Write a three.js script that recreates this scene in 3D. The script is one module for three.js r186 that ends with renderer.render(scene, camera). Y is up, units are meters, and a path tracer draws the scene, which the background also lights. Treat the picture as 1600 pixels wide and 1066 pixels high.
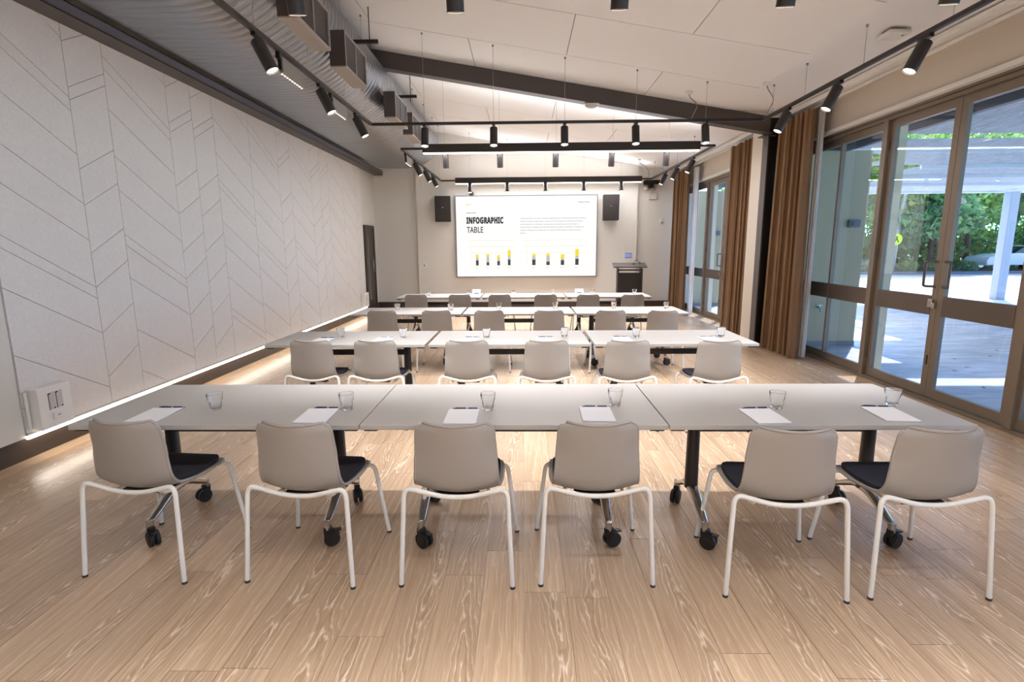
import * as THREE from 'three';
import { RoundedBoxGeometry } from 'three/addons/geometries/RoundedBoxGeometry.js';
import { mergeGeometries, toCreasedNormals } from 'three/addons/utils/BufferGeometryUtils.js';
import { RectAreaLightUniformsLib } from 'three/addons/lights/RectAreaLightUniformsLib.js';
import { Sky } from 'three/addons/objects/Sky.js';

// ---------------------------------------------------------------- camera, sky, sun, exposure
const scene = new THREE.Scene();
const renderer = new THREE.WebGLRenderer({ antialias: true });
renderer.toneMapping = THREE.LinearToneMapping;
renderer.toneMappingExposure = 1.5;
renderer.shadowMap.enabled = true;
RectAreaLightUniformsLib.init();

const camera = new THREE.PerspectiveCamera(65.2, 1600 / 1066, 0.05, 300);
camera.position.set(0, 1.5955, 0);
camera.rotation.order = 'YXZ';
camera.rotation.set(-0.1744, 0.0216, -0.0073);
scene.add(camera);

const SUN = new THREE.Vector3(0.42, 1, -0.60).normalize();
const sky = new Sky();
sky.scale.setScalar(1000);
Object.assign(sky.material.uniforms.turbidity, { value: 8 });
Object.assign(sky.material.uniforms.rayleigh, { value: 0.45 });
Object.assign(sky.material.uniforms.mieCoefficient, { value: 0.004 });
Object.assign(sky.material.uniforms.mieDirectionalG, { value: 0.75 });
sky.material.uniforms.sunPosition.value.copy(SUN);
sky.name = 'sky';
scene.add(sky);
scene.environmentIntensity = 1.1;
const sun = new THREE.DirectionalLight(0xfff4e4, 4.6);
sun.position.copy(SUN).multiplyScalar(40).add(new THREE.Vector3(4, 0, -8));
sun.target.position.set(4, 0, -8);
sun.castShadow = true;
Object.assign(sun.shadow.camera, { left: -30, right: 30, top: 30, bottom: -30, near: 1, far: 120 });
sun.shadow.mapSize.set(4096, 4096);
scene.add(sun, sun.target);

const BAR_LIGHT = 36, SPOT_LIGHT = 10, WASH_LIGHT = 22, LED_LIGHT = 6, UP_LIGHT = 14;

// ---------------------------------------------------------------- helpers
let seed = 12345;
const rnd = () => { seed = (seed * 1664525 + 1013904223) >>> 0; return seed / 4294967296; };
const rr = (a, b) => a + (b - a) * rnd();
const V = (x, y, z) => new THREE.Vector3(x, y, z);
const counts = {};
function numbered(n) { const k = counts[n] = (counts[n] ?? -1) + 1; return k ? n + '_' + String(k).padStart(3, '0') : n; }
function mesh(name, geo, mat, parent) {
  const m = new THREE.Mesh(geo, mat); m.castShadow = m.receiveShadow = true;
  m.name = parent ? name : numbered(name); (parent ?? scene).add(m); return m;
}
function tag(o, label, category, group, kind) {
  o.userData.label = label; o.userData.category = category;
  if (group) o.userData.group = group; if (kind) o.userData.kind = kind; return o;
}
function thing(name, label, category, pos = [0, 0, 0], turn = 0, group, kind) {
  const g = new THREE.Group(); g.name = numbered(name); scene.add(g);
  g.position.set(...pos); g.rotation.y = turn; return tag(g, label, category, group, kind);
}
function copyOf(o, label, pos, turn) {
  const c = o.clone(); c.name = numbered(o.name.replace(/_\d{3}$/, '')); c.userData = { ...o.userData, label };
  scene.add(c); if (pos) c.position.set(...pos); if (turn !== undefined) c.rotation.y = turn; return c;
}
const at = (g, x = 0, y = 0, z = 0) => g.translate(x, y, z);
const box = (w, h, d, x = 0, y = 0, z = 0) => new THREE.BoxGeometry(w, h, d).translate(x, y, z);
const bx = (x0, x1, y0, y1, z0, z1) => box(Math.abs(x1 - x0), Math.abs(y1 - y0), Math.abs(z1 - z0), (x0 + x1) / 2, (y0 + y1) / 2, (z0 + z1) / 2);
const rbox = (w, h, d, r, x = 0, y = 0, z = 0, s = 2) => new RoundedBoxGeometry(w, h, d, s, r).translate(x, y, z);
const cyl = (r0, r1, h, x = 0, y = 0, z = 0, s = 20) => new THREE.CylinderGeometry(r0, r1, h, s).translate(x, y, z);
function rod(a, b, r, s = 8) {
  const d = b.clone().sub(a), g = new THREE.CylinderGeometry(r, r, d.length(), s);
  g.applyQuaternion(new THREE.Quaternion().setFromUnitVectors(V(0, 1, 0), d.clone().normalize()));
  return g.translate((a.x + b.x) / 2, (a.y + b.y) / 2, (a.z + b.z) / 2);
}
const tube = (pts, r, n = 40, s = 8, closed = false, tension = 0.5) => new THREE.TubeGeometry(new THREE.CatmullRomCurve3(pts.map((p) => V(...p)), closed, 'catmullrom', tension), n, r, s, closed);
// tube through straight legs with rounded corners
function bentTube(pts, r, rad, s = 8) {
  const P = pts.map((p) => V(...p)), out = [];
  out.push(P[0]);
  for (let i = 1; i < P.length - 1; i++) {
    const a = P[i].clone().add(P[i - 1].clone().sub(P[i]).setLength(Math.min(rad, P[i - 1].distanceTo(P[i]) * 0.48)));
    const b = P[i].clone().add(P[i + 1].clone().sub(P[i]).setLength(Math.min(rad, P[i + 1].distanceTo(P[i]) * 0.48)));
    const c = new THREE.QuadraticBezierCurve3(a, P[i], b);
    for (let k = 0; k <= 6; k++) out.push(c.getPoint(k / 6));
  }
  out.push(P[P.length - 1]);
  return sweep(out, () => r, s);
}
// round sweep along a polyline, radius by fraction
function sweep(P, rad, s = 8, flat = 1) {
  const pos = [], idx = [], n = P.length; let up = V(0, 0, 0);
  const t0 = P[1].clone().sub(P[0]).normalize(); up = Math.abs(t0.y) > 0.9 ? V(1, 0, 0) : V(0, 1, 0);
  let len = [0]; for (let i = 1; i < n; i++) len.push(len[i - 1] + P[i].distanceTo(P[i - 1]));
  for (let i = 0; i < n; i++) {
    const t = P[Math.min(n - 1, i + 1)].clone().sub(P[Math.max(0, i - 1)]).normalize();
    const side = t.clone().cross(up).normalize(); up = side.clone().cross(t).normalize();
    const r = rad(len[i] / len[n - 1]);
    for (let k = 0; k < s; k++) { const a = k / s * Math.PI * 2, c = Math.cos(a) * r, d = Math.sin(a) * r * flat; pos.push(P[i].x + side.x * c + up.x * d, P[i].y + side.y * c + up.y * d, P[i].z + side.z * c + up.z * d); }
  }
  for (let i = 0; i < n - 1; i++) for (let k = 0; k < s; k++) { const a = i * s + k, b = i * s + (k + 1) % s; idx.push(a, b, a + s, b, b + s, a + s); }
  for (const [o, f] of [[0, 1], [(n - 1) * s, 0]]) for (let k = 1; k < s - 1; k++) f ? idx.push(o, o + k + 1, o + k) : idx.push(o, o + k, o + k + 1);
  const g = new THREE.BufferGeometry(); g.setAttribute('position', new THREE.Float32BufferAttribute(pos, 3)); g.setIndex(idx); g.computeVertexNormals();
  g.setAttribute('uv', new THREE.Float32BufferAttribute(new Float32Array(pos.length / 3 * 2), 2)); return g;
}
// extruded polygon: pts in (a,b), depth along third axis; map(a,b,d) -> xyz
function prism(pts, d0, d1, map) {
  const n = pts.length, pos = [], idx = [], uv = [];
  const area = pts.reduce((s, p, i) => { const q = pts[(i + 1) % n]; return s + p[0] * q[1] - q[0] * p[1]; }, 0);
  const P = area < 0 ? [...pts].reverse() : pts;
  const tri = THREE.ShapeUtils.triangulateShape(P.map((p) => new THREE.Vector2(...p)), []);
  const put = (p, d) => { pos.push(...map(p[0], p[1], d)); uv.push(p[0], p[1]); return pos.length / 3 - 1; };
  for (const [d, f] of [[d1, 0], [d0, 1]]) { const o = P.map((p) => put(p, d)); for (const t of tri) f ? idx.push(o[t[0]], o[t[2]], o[t[1]]) : idx.push(o[t[0]], o[t[1]], o[t[2]]); }
  for (let i = 0; i < n; i++) { const p = P[i], q = P[(i + 1) % n], a = put(p, d0), b = put(q, d0), c = put(q, d1), e = put(p, d1); idx.push(a, b, c, a, c, e); }
  const g = new THREE.BufferGeometry(); g.setAttribute('position', new THREE.Float32BufferAttribute(pos, 3)); g.setAttribute('uv', new THREE.Float32BufferAttribute(uv, 2)); g.setIndex(idx);
  const m = new THREE.Matrix4(), a = V(...map(0, 0, 0)), ex = V(...map(1, 0, 0)).sub(a), ey = V(...map(0, 1, 0)).sub(a), ez = V(...map(0, 0, 1)).sub(a);
  if (ex.cross(ey).dot(ez) < 0) for (let i = 0; i < idx.length; i += 3) [idx[i], idx[i + 1]] = [idx[i + 1], idx[i]];
  g.setIndex(idx); const h = g.toNonIndexed(); h.computeVertexNormals(); return h;
}
// a sheet with thickness: f(u,v) in [0,1]^2
function thickSheet(f, nu, nv, off0, off1) {
  const pos = [], idx = [], P = [], N = [], e = 1e-3;
  for (let j = 0; j <= nv; j++) for (let i = 0; i <= nu; i++) {
    const u = i / nu, v = j / nv, p = f(u, v);
    const du = f(Math.min(1, u + e), v).sub(f(Math.max(0, u - e), v)), dv = f(u, Math.min(1, v + e)).sub(f(u, Math.max(0, v - e)));
    let n = du.cross(dv); if (n.length() < 1e-12) { const w = v < 0.5 ? v + 0.03 : v - 0.03; n = f(Math.min(1, u + e), w).sub(f(Math.max(0, u - e), w)).cross(f(u, w + e).sub(f(u, w - e))); }
    P.push(p); N.push(n.normalize());
  }
  const w = nu + 1, c = P.length;
  for (const o of [off0, off1]) P.forEach((p, i) => pos.push(p.x + N[i].x * o, p.y + N[i].y * o, p.z + N[i].z * o));
  for (let j = 0; j < nv; j++) for (let i = 0; i < nu; i++) {
    const a = j * w + i, b = a + 1, d = a + w, g = d + 1;
    idx.push(c + a, c + b, c + g, c + a, c + g, c + d, a, g, b, a, d, g);
  }
  const edge = (a, b) => idx.push(a, b, c + b, a, c + b, c + a);
  for (let i = 0; i < nu; i++) { edge(i, i + 1); edge(nv * w + i + 1, nv * w + i); }
  for (let j = 0; j < nv; j++) { edge((j + 1) * w, j * w); edge(j * w + nu, (j + 1) * w + nu); }
  const g = new THREE.BufferGeometry(); g.setAttribute('position', new THREE.Float32BufferAttribute(pos, 3)); g.setIndex(idx); g.computeVertexNormals();
  const out = toCreasedNormals(g, 1.0); out.setAttribute('uv', new THREE.Float32BufferAttribute(new Float32Array(out.attributes.position.count * 2), 2)); return out;
}
const clean = (g) => { const h = g.index ? g.toNonIndexed() : g; for (const k of Object.keys(h.attributes)) if (!['position', 'normal', 'uv'].includes(k)) h.deleteAttribute(k); return h; };
const merge = (...gs) => mergeGeometries(gs.flat().map(clean));

// noise
function hash2(x, y) { let h = Math.imul(x, 374761393) + Math.imul(y, 668265263) | 0; h = Math.imul(h ^ h >>> 13, 1274126177); return ((h ^ h >>> 16) >>> 0) / 4294967296; }
function vnoise(x, y) { const xi = Math.floor(x), yi = Math.floor(y), fx = x - xi, fy = y - yi, u = fx * fx * (3 - 2 * fx), v = fy * fy * (3 - 2 * fy); const a = hash2(xi, yi), b = hash2(xi + 1, yi), c = hash2(xi, yi + 1), d = hash2(xi + 1, yi + 1); return a + (b - a) * u + (c - a) * v + (a - b - c + d) * u * v; }
const fbm = (x, y, o = 4) => { let s = 0, a = 0.5; for (let i = 0; i < o; i++) { s += a * vnoise(x, y); x = x * 2.03 + 17.1; y = y * 2.03 + 5.7; a *= 0.5; } return s; };
function dataTex(w, h, fn, srgb = true, repeat) {
  const d = new Uint8Array(w * h * 4); let p = 0;
  for (let y = 0; y < h; y++) for (let x = 0; x < w; x++) { const c = fn(x, y); d[p++] = c[0]; d[p++] = c[1]; d[p++] = c[2]; d[p++] = 255; }
  const t = new THREE.DataTexture(d, w, h); t.magFilter = THREE.LinearFilter; t.minFilter = THREE.LinearMipmapLinearFilter; t.generateMipmaps = true;
  t.wrapS = t.wrapT = THREE.RepeatWrapping; if (srgb) t.colorSpace = THREE.SRGBColorSpace; if (repeat) t.repeat.set(...repeat); t.needsUpdate = true; return t;
}
const std = (c, rough = 0.6, metal = 0, more = {}) => new THREE.MeshStandardMaterial({ color: c, roughness: rough, metalness: metal, ...more });
const glow = (c, i) => new THREE.MeshStandardMaterial({ color: 0x222222, emissive: c, emissiveIntensity: i, roughness: 0.6 });

// ---------------------------------------------------------------- materials
const speckle = (base, amp, sc) => dataTex(256, 256, (x, y) => { const n = (fbm(x / sc, y / sc, 3) - 0.45) * amp + (hash2(x, y + 99) - 0.5) * amp * 0.9; return base.map((b) => Math.max(0, Math.min(255, b + n))); });
const feltMap = speckle([222, 217, 212], 13, 7); feltMap.repeat.set(2, 2);
const concreteMap = dataTex(512, 512, (x, y) => { const n = (fbm(x / 60, y / 18, 5) - 0.47) * 60 + (hash2(x, y) - 0.5) * 14; return [176 + n, 182 + n, 190 + n]; }); concreteMap.repeat.set(0.35, 0.35);
const clothMap = dataTex(512, 512, (x, y) => { const n = (fbm(x / 5, y / 30, 3) - 0.45) * 90 + (hash2(x >> 1, y >> 1) - 0.5) * 70 * vnoise(x / 40, y / 40); const c = Math.max(0, Math.min(255, 188 + n)); return [c, c + 2, Math.min(255, c + 6)]; }); clothMap.repeat.set(0.5, 0.5);
const M = {
  wall: std(0xd6d1c7, 0.85), wallBack: std(0xdfdad1, 0.85), wallRight: std(0xd8cdbe, 0.85), ceiling: std(0xeceae7, 0.9), ceilBack: std(0x9a948e, 0.9),
  felt: std(0xffffff, 0.95, 0, { map: feltMap }), feltBack: std(0xb0a8a0, 0.95),
  base: std(0x43372f, 0.45), steel: std(0x554d4a, 0.5), steelBlue: std(0x68676e, 0.45), black: std(0x17130f, 0.45), blackPlastic: std(0x1c1917, 0.35),
  track: std(0x2e2724, 0.5), spotBody: std(0x2c2826, 0.4), greyMetal: std(0x8d8883, 0.5, 0.2), white: std(0xe9e6e1, 0.5), offwhite: std(0xd8d3cb, 0.6),
  duct: std(0x9b9ea3, 0.34, 0.85), ductBox: std(0x4a413d, 0.5), ductUnder: std(0xa3978a, 0.55, 0.1), louver: std(0x5a5250, 0.45, 0.3), trimGrey: std(0xa8a29c, 0.5),
  table: new THREE.MeshPhysicalMaterial({ color: 0xb5b0ab, roughness: 0.4 }), tableEdge: std(0xaba396, 0.55), alu: std(0xb9b5b0, 0.22, 0.95), post: std(0x2b2522, 0.4),
  shell: std(0xa39c94, 0.5), pad: std(0x2a2830, 0.95), frameWhite: std(0xeeebe4, 0.4), rubber: std(0x3a3430, 0.8), wheel: std(0x1e1a18, 0.5),
  paper: std(0xeeedf0, 0.85), card: std(0x5b6077, 0.8), penBlue: std(0x1d2342, 0.3), penMetal: std(0xb7b9bf, 0.3, 0.9),
  glassWare: new THREE.MeshPhysicalMaterial({ color: 0xffffff, roughness: 0.02, transmission: 1, thickness: 0.004, ior: 1.48 }),
  pane: new THREE.MeshPhysicalMaterial({ color: 0xf4faf8, roughness: 0.0, transmission: 1, thickness: 0, ior: 1.5, side: THREE.DoubleSide }),
  bronze: std(0x857666, 0.42, 0.25), bronzeDark: std(0x665a50, 0.45, 0.25), cream: std(0xd9cfb4, 0.7), chrome: std(0xc9c7c4, 0.2, 0.95),
  curtain: std(0x8d6d50, 0.9), sheer: new THREE.MeshPhysicalMaterial({ color: 0xf2f2f2, roughness: 1, transmission: 0.5, thickness: 0, side: THREE.DoubleSide }),
  concrete: std(0xffffff, 0.8, 0, { map: concreteMap }), render: std(0xbcae90, 0.85), road: std(0xcfc9c2, 0.9), kerb: std(0x8d8f94, 0.9), mulch: std(0xb98f7a, 1), soil: std(0x7d7258, 1),
  roof: new THREE.MeshPhysicalMaterial({ color: 0xffffff, map: clothMap, roughness: 1, transmission: 0.3, thickness: 0, side: THREE.DoubleSide }), roofSteel: std(0x5d6472, 0.5), whitePaint: std(0xe4e6ea, 0.5),
  lens: glow(0xfff1dc, 6), barGlow: glow(0xffead6, 5), barTop: glow(0xfff4ea, 3), dot: glow(0xfff1dc, 1.8), led: glow(0xfff3e4, 6), rawWires: std(0xb6b2ae, 0.4, 0.6), fenceBlue: std(0xb9c2cf, 0.6),
};

// ---------------------------------------------------------------- room shell
const ZB = -14.2, ZF = 4.3, XL = -3.87, XR = 4.1;
const ceilY = (x) => x < 3.02 ? 4.09 - 0.172 * x : 3.571 - 0.089 * (x - 3.02);

// floor: wood-look tiles, one atlas of eight boards
const BW = 0.195, BL = 1.2;
const oak = dataTex(2048, 2048, (x, y) => {
  const k = x >> 8, u = (x & 255) / 256, v = y / 2048 * 1.2, s = k * 37.7;
  const cx = 0.5 + (vnoise(s, 3) - 0.5) * 0.7 + (vnoise(v * 2.2 + s, 9.1) - 0.5) * 0.35;
  const wob = (fbm(u * 2.2 + s, v * 2.4, 4) - 0.45) * 1.3 + (fbm(u * 9 + s, v * 9, 3) - 0.45) * 0.42 + (vnoise(u * 26 + s, v * 38) - 0.5) * 0.07;
  const d = (u - cx) * 2.2, dir = k & 1 ? 1 : -1, cath = k % 3 !== 2;
  const ring = cath ? Math.sqrt(d * d + 0.03) * 4.6 + dir * v * 3.4 + wob * 2.6 : (u * 5 + wob * 1.5 + v * 0.4);
  const ph = ring - Math.floor(ring), line = Math.exp(-Math.pow((ph - 0.5) / 0.10, 2));
  const fine = vnoise(u * 170 + s, v * 9) * 0.5 + vnoise(u * 80 + s, v * 4.1) * 0.3 + vnoise(u * 30 + s, v * 1.6) * 0.2;
  const core = cath ? Math.exp(-d * d * 3.0) : 0.18;
  const tone = (vnoise(u * 3.1 + s, v * 0.8) - 0.5) * 18 + (hash2(k, 5) - 0.5) * 12;
  const w = line * (0.16 + 0.84 * core) * (0.35 + 0.9 * fine), dk = Math.exp(-Math.pow((ph - 0.18) / 0.2, 2)) * core * 14, f = (fine - 0.5) * 46;
  return [191 + tone + w * 46 + f * 0.8 - dk, 163 + tone * 0.95 + w * 54 + f - dk, 134 + tone * 0.8 + w * 62 + f * 1.1 - dk].map((c) => Math.max(0, Math.min(255, c)));
});
const oakMat = std(0xffffff, 0.27, 0, { map: oak });
{
  const floor = new THREE.Group(); floor.name = 'floor'; scene.add(floor); tag(floor, 'pale limed oak plank tiles covering the whole room floor', 'floor', null, 'structure');
  mesh('grout_bed', bx(XL - 0.1, 4.3, -0.1, -0.0035, ZB - 0.1, ZF + 0.1), std(0xb3a08a, 0.8), floor);
  const list = [];
  for (let c = -20; c < 22; c++) {
    const x0 = Math.max(XL, c * BW), x1 = Math.min(4.16, (c + 1) * BW); if (x1 - x0 < 0.02) continue;
    const off = (hash2(c, 77)) * BL;
    for (let z = ZF + off; z > ZB; z -= BL) {
      const z1 = Math.min(z, ZF), z0 = Math.max(z - BL, ZB); if (z1 - z0 < 0.02) continue;
      list.push({ x0: x0 + 0.0012, x1: x1 - 0.0012, z0: z0 + 0.0012, z1: z1 - 0.0012, c, k: Math.floor(hash2(c * 13 + 5, Math.round(z * 10)) * 8), fl: hash2(c, Math.round(z * 7)) > 0.5 });
    }
  }
  const geo = (p) => {
    const g = bx(p.x0, p.x1, -0.009, 0, p.z0, p.z1), a = g.attributes.position, uv = g.attributes.uv;
    for (let i = 0; i < a.count; i++) {
      let u = Math.min(0.985, Math.max(0.015, (a.getX(i) - p.c * BW) / BW)), v = (p.z1 - a.getZ(i)) / BL; if (p.fl) v = 1 - v;
      uv.setXY(i, (p.k + u) / 8, Math.min(0.998, Math.max(0.002, v)));
    }
    return g;
  };
  const seen = (p) => { const x = (p.x0 + p.x1) / 2, z = (p.z0 + p.z1) / 2; return z < -1.0 && Math.abs(x) < -z * 1.05 + 0.3; };
  list.sort((a, b) => (seen(b) - seen(a)) || (b.z1 - a.z1));
  list.slice(0, 300).forEach((p) => mesh('plank', geo(p), oakMat, floor));
  const rest = mesh('plank_rest', merge(list.slice(300).map(geo)), oakMat, floor); rest.userData.kind = 'stuff';
}
// left wall with the felt panels
{
  const w = new THREE.Group(); w.name = 'wall_left'; scene.add(w); tag(w, 'left wall clad in pale grey felt panels with chevron grooves', 'wall', null, 'structure');
  mesh('wall_core', bx(-4.1, XL, 0, 4.85, ZB - 0.2, ZF + 0.2), M.wall, w);
  mesh('panel_backing', bx(XL, -3.815, 0.19, 3.46, -12.86, -3.82), M.feltBack, w);
  mesh('upper_lining', bx(XL, -3.81, 0.18, 3.46, -3.815, ZF), M.wall, w);
  const cols = []; let z = -3.82;
  for (const t of 'WNWNnVWNWNnVWN') { const wd = t === 'W' || t === 'V' ? 0.862 : 0.43; cols.push([t, z, z - wd]); z -= wd; }
  const far = { W: [3.32, 2.86, 2.75, 2.40, 1.99, 1.68, 1.27, 1.17, 0.86, 0.355, -0.06], V: [3.2, 2.72, 2.31, 1.99, 1.90, 1.48, 1.18, 0.78, 0.37, 0.27] };
  const near = { N: [3.30, 2.94, 2.84, 2.28, 1.98, 1.57, 1.27, 0.86, 0.45], n: [3.3, 2.96, 2.86, 2.28, 1.98, 1.57, 1.20, 0.80, 0.4] };
  const Y0 = 0.21, Y1 = 3.45, gp = 0.0028;
  for (const [t, za, zb] of cols) {
    const wide = far[t], L = wide ? wide.map((y) => [y + 0.545 * (za - zb), y]) : near[t].map((y) => [y, y + 0.53 * (za - zb)]);
    const lines = [[9, 9], ...L.sort((a, b) => b[0] - a[0]), [-9, -9]];
    for (let i = 0; i < lines.length - 1; i++) {
      const hi = lines[i], lo = lines[i + 1]; const a = za - gp, b = zb + gp;
      // clip the quad between Y0 and Y1
      let poly = [[a, Math.min(hi[0], 8) - gp], [b, Math.min(hi[1], 8) - gp], [b, Math.max(lo[1], -8) + gp], [a, Math.max(lo[0], -8) + gp]];
      const clip = (P, keep, y) => { const o = []; P.forEach((p, k) => { const q = P[(k + 1) % P.length], ip = keep(p[1]), iq = keep(q[1]); if (ip) o.push(p); if (ip !== iq) { const s = (y - p[1]) / (q[1] - p[1]); o.push([p[0] + (q[0] - p[0]) * s, y]); } }); return o; };
      poly = clip(clip(poly, (y) => y >= Y0, Y0), (y) => y <= Y1, Y1);
      if (poly.length < 3) continue;
      mesh('felt_panel', prism(poly, -3.816, -3.80, (p, q, d) => [d, q, p]), M.felt, w);
    }
  }
}
// glowing strip under the panels, skirtings
{
  const led = thing('led_strip_light', 'bright white strip light along the foot of the felt panel wall', 'strip light', [-3.795, 0.185, -8.34]);
  mesh('channel', bx(-0.03, 0.0, 0.008, 0.024, -4.52, 4.52), M.greyMetal, led);
  mesh('diffuser', bx(-0.02, 0.008, -0.016, 0.010, -4.52, 4.52), M.led, led);
  const l = new THREE.RectAreaLight(0xfff0dd, LED_LIGHT, 9.0, 0.03); l.position.set(0.03, -0.02, 0); l.lookAt(l.position.clone().add(V(1, -0.9, 0))); led.add(l);
  tag(mesh('baseboard_left', bx(XL, -3.85, 0, 0.17, ZB, ZF), M.base), 'dark brown skirting below the strip light on left wall', 'skirting', null, 'structure');
  tag(mesh('baseboard_back', merge(bx(-3.85, -2.74, 0, 0.17, ZB, ZB + 0.018), bx(-2.74, 2.93, 0, 0.17, -14.08, -14.06), bx(2.93, 4.1, 0, 0.17, ZB, ZB + 0.018)), M.base), 'dark brown skirting along the screen wall', 'skirting', null, 'structure');
}
// back wall
{
  const w = new THREE.Group(); w.name = 'wall_back'; scene.add(w); tag(w, 'pale beige end wall carrying the presentation screen', 'wall', null, 'structure');
  mesh('wall_core', bx(-4.1, 4.4, -0.05, 4.9, ZB - 0.2, ZB), M.wallBack, w);
  mesh('feature_panel', bx(-2.74, 2.93, 0, 4.9, ZB, -14.08), M.wallBack, w);
  tag(mesh('wall_front', bx(-4.1, 4.4, -0.05, 4.9, ZF, ZF + 0.2), M.wall), 'plain wall closing the room behind the viewer', 'wall', null, 'structure');
}
// right wall: header over the glazing, piers between bays
{
  const w = new THREE.Group(); w.name = 'wall_right'; scene.add(w); tag(w, 'beige wall above and between the glazed door bays', 'wall', null, 'structure');
  mesh('header', bx(XR, 4.32, 3.08, 4.0, ZB, ZF), M.wallRight, w);
  for (const z of [-14.25, -8.70, -2.55]) mesh('pier', bx(XR, 4.32, 0, 3.08, z === -14.25 ? ZB : z - 0.3, z + 0.3), M.wallRight, w);
  mesh('pier', bx(XR, 4.32, 0, 3.08, 2.98, ZF), M.wallRight, w);
  const nib = mesh('column_casing', bx(3.80, XR, 0, 3.42, -9.32, -8.72), M.wallRight, w);
  tag(mesh('trim_1', merge(bx(4.06, 4.14, 3.045, 3.09, ZB + 0.02, -8.8), bx(4.06, 4.14, 3.045, 3.09, -8.4, ZF))), 'white trim strip above the glazed doors', 'trim', null, 'structure').material = M.white;
}
// ceiling boards
{
  const c = new THREE.Group(); c.name = 'ceiling'; scene.add(c); tag(c, 'sloping off-white ceiling of large boards with open joints', 'ceiling', null, 'structure');
  const slab = (xa, xb, za, zb, t0, t1) => prism([[xa, ceilY(xa)], [xb, ceilY(xb - 1e-6)], [xb, ceilY(xb - 1e-6) + t1], [xa, ceilY(xa) + t1]].map(([x, y], i) => [x, i < 2 ? y + t0 : y]), za, zb, (p, q, d) => [p, q, d]);
  mesh('lining', slab(-4.0, 3.02, ZB - 0.1, ZF + 0.1, 0.014, 0.12), M.ceilBack, c);
  mesh('side_lining', slab(3.0201, 4.3, ZB - 0.1, ZF + 0.1, 0, 0.12), M.ceiling, c);
  const rows = [[ZF, 2.3, 1], [2.3, 1.1, 0], [1.1, -0.1, 1], [-0.1, -1.3, 0], [-1.3, -2.5, 1], [-2.5, -3.7, 0], [-3.7, -4.9, 0], [-4.9, -6.11, 1], [-6.11, -7.32, 0], [-7.32, -8.45, 1], [-8.45, -9.52, 1], [-9.52, -10.72, 0], [-10.72, -12.03, 1], [-12.03, -13.3, 0], [-13.3, ZB, 1]];
  const J = [[-4.0, -1.925, 0.56, 3.02], [-4.0, -3.16, -0.69, 1.79, 3.02]], g = 0.006;
  for (const [z1, z0, k] of rows) for (let i = 0; i < J[k].length - 1; i++) mesh('ceiling_board', slab(J[k][i] + g, J[k][i + 1] - (i === J[k].length - 2 ? 0 : g), z0 + g, z1 - g, 0, 0.0139), M.ceiling, c);
}

// ---------------------------------------------------------------- steel: rafter, column, wall beam
function rafter(z, label) {
  const b = thing('roof_beam', label, 'beam', [0, 0, z]);
  const yT = (x) => ceilY(x), yB = (x) => 3.857 - 0.1705 * x;
  const quad = (a, b0, lo, hi, d0, d1) => prism([[a, lo(a)], [b0, lo(b0)], [b0, hi(b0)], [a, hi(a)]], d0, d1, (p, q, d) => [p, q, d]);
  mesh('web', quad(-2.3, 3.66, (x) => yB(x) + 0.01, (x) => yT(Math.min(x, 3.0)) + (x > 3 ? -0.172 * (x - 3) : 0) + 0.005, -0.02, 0.06), M.steel, b);
  mesh('bottom_flange', quad(-2.3, 3.7, (x) => yB(x), (x) => yB(x) + 0.018, -0.10, 0.075), M.steel, b);
  return b;
}
rafter(-8.45, 'dark steel roof beam crossing the sloping ceiling');
{
  const c = thing('steel_column', 'dark steel column beside the brown curtains at the glazed wall', 'column', [3.78, 0, -8.52]);
  mesh('web', bx(-0.1, 0.22, 0, 3.47, -0.02, 0.02), M.black, c);
  mesh('flange', bx(-0.12, -0.1, 0, 3.47, -0.09, 0.09), M.steel, c);
  mesh('flange', bx(0.22, 0.24, 0, 3.47, -0.09, 0.09), M.steel, c);
  mesh('cap_plate', bx(-0.2, 0.0, 3.2, 3.215, -0.09, 0.09), M.steel, c);
  const b = thing('wall_beam', 'long grey steel channel running above the felt wall', 'beam', [-3.6, 3.44, 0]);
  mesh('web', bx(-0.01, 0, 0, 0.095, ZB + 0.02, ZF - 0.02), M.steelBlue, b);
  mesh('bottom_flange', bx(-0.21, 0, -0.006, 0.008, ZB + 0.02, ZF - 0.02), M.steel, b);
  mesh('top_flange', bx(-0.21, 0, 0.087, 0.095, ZB + 0.02, ZF - 0.02), M.steel, b);
}

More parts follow.
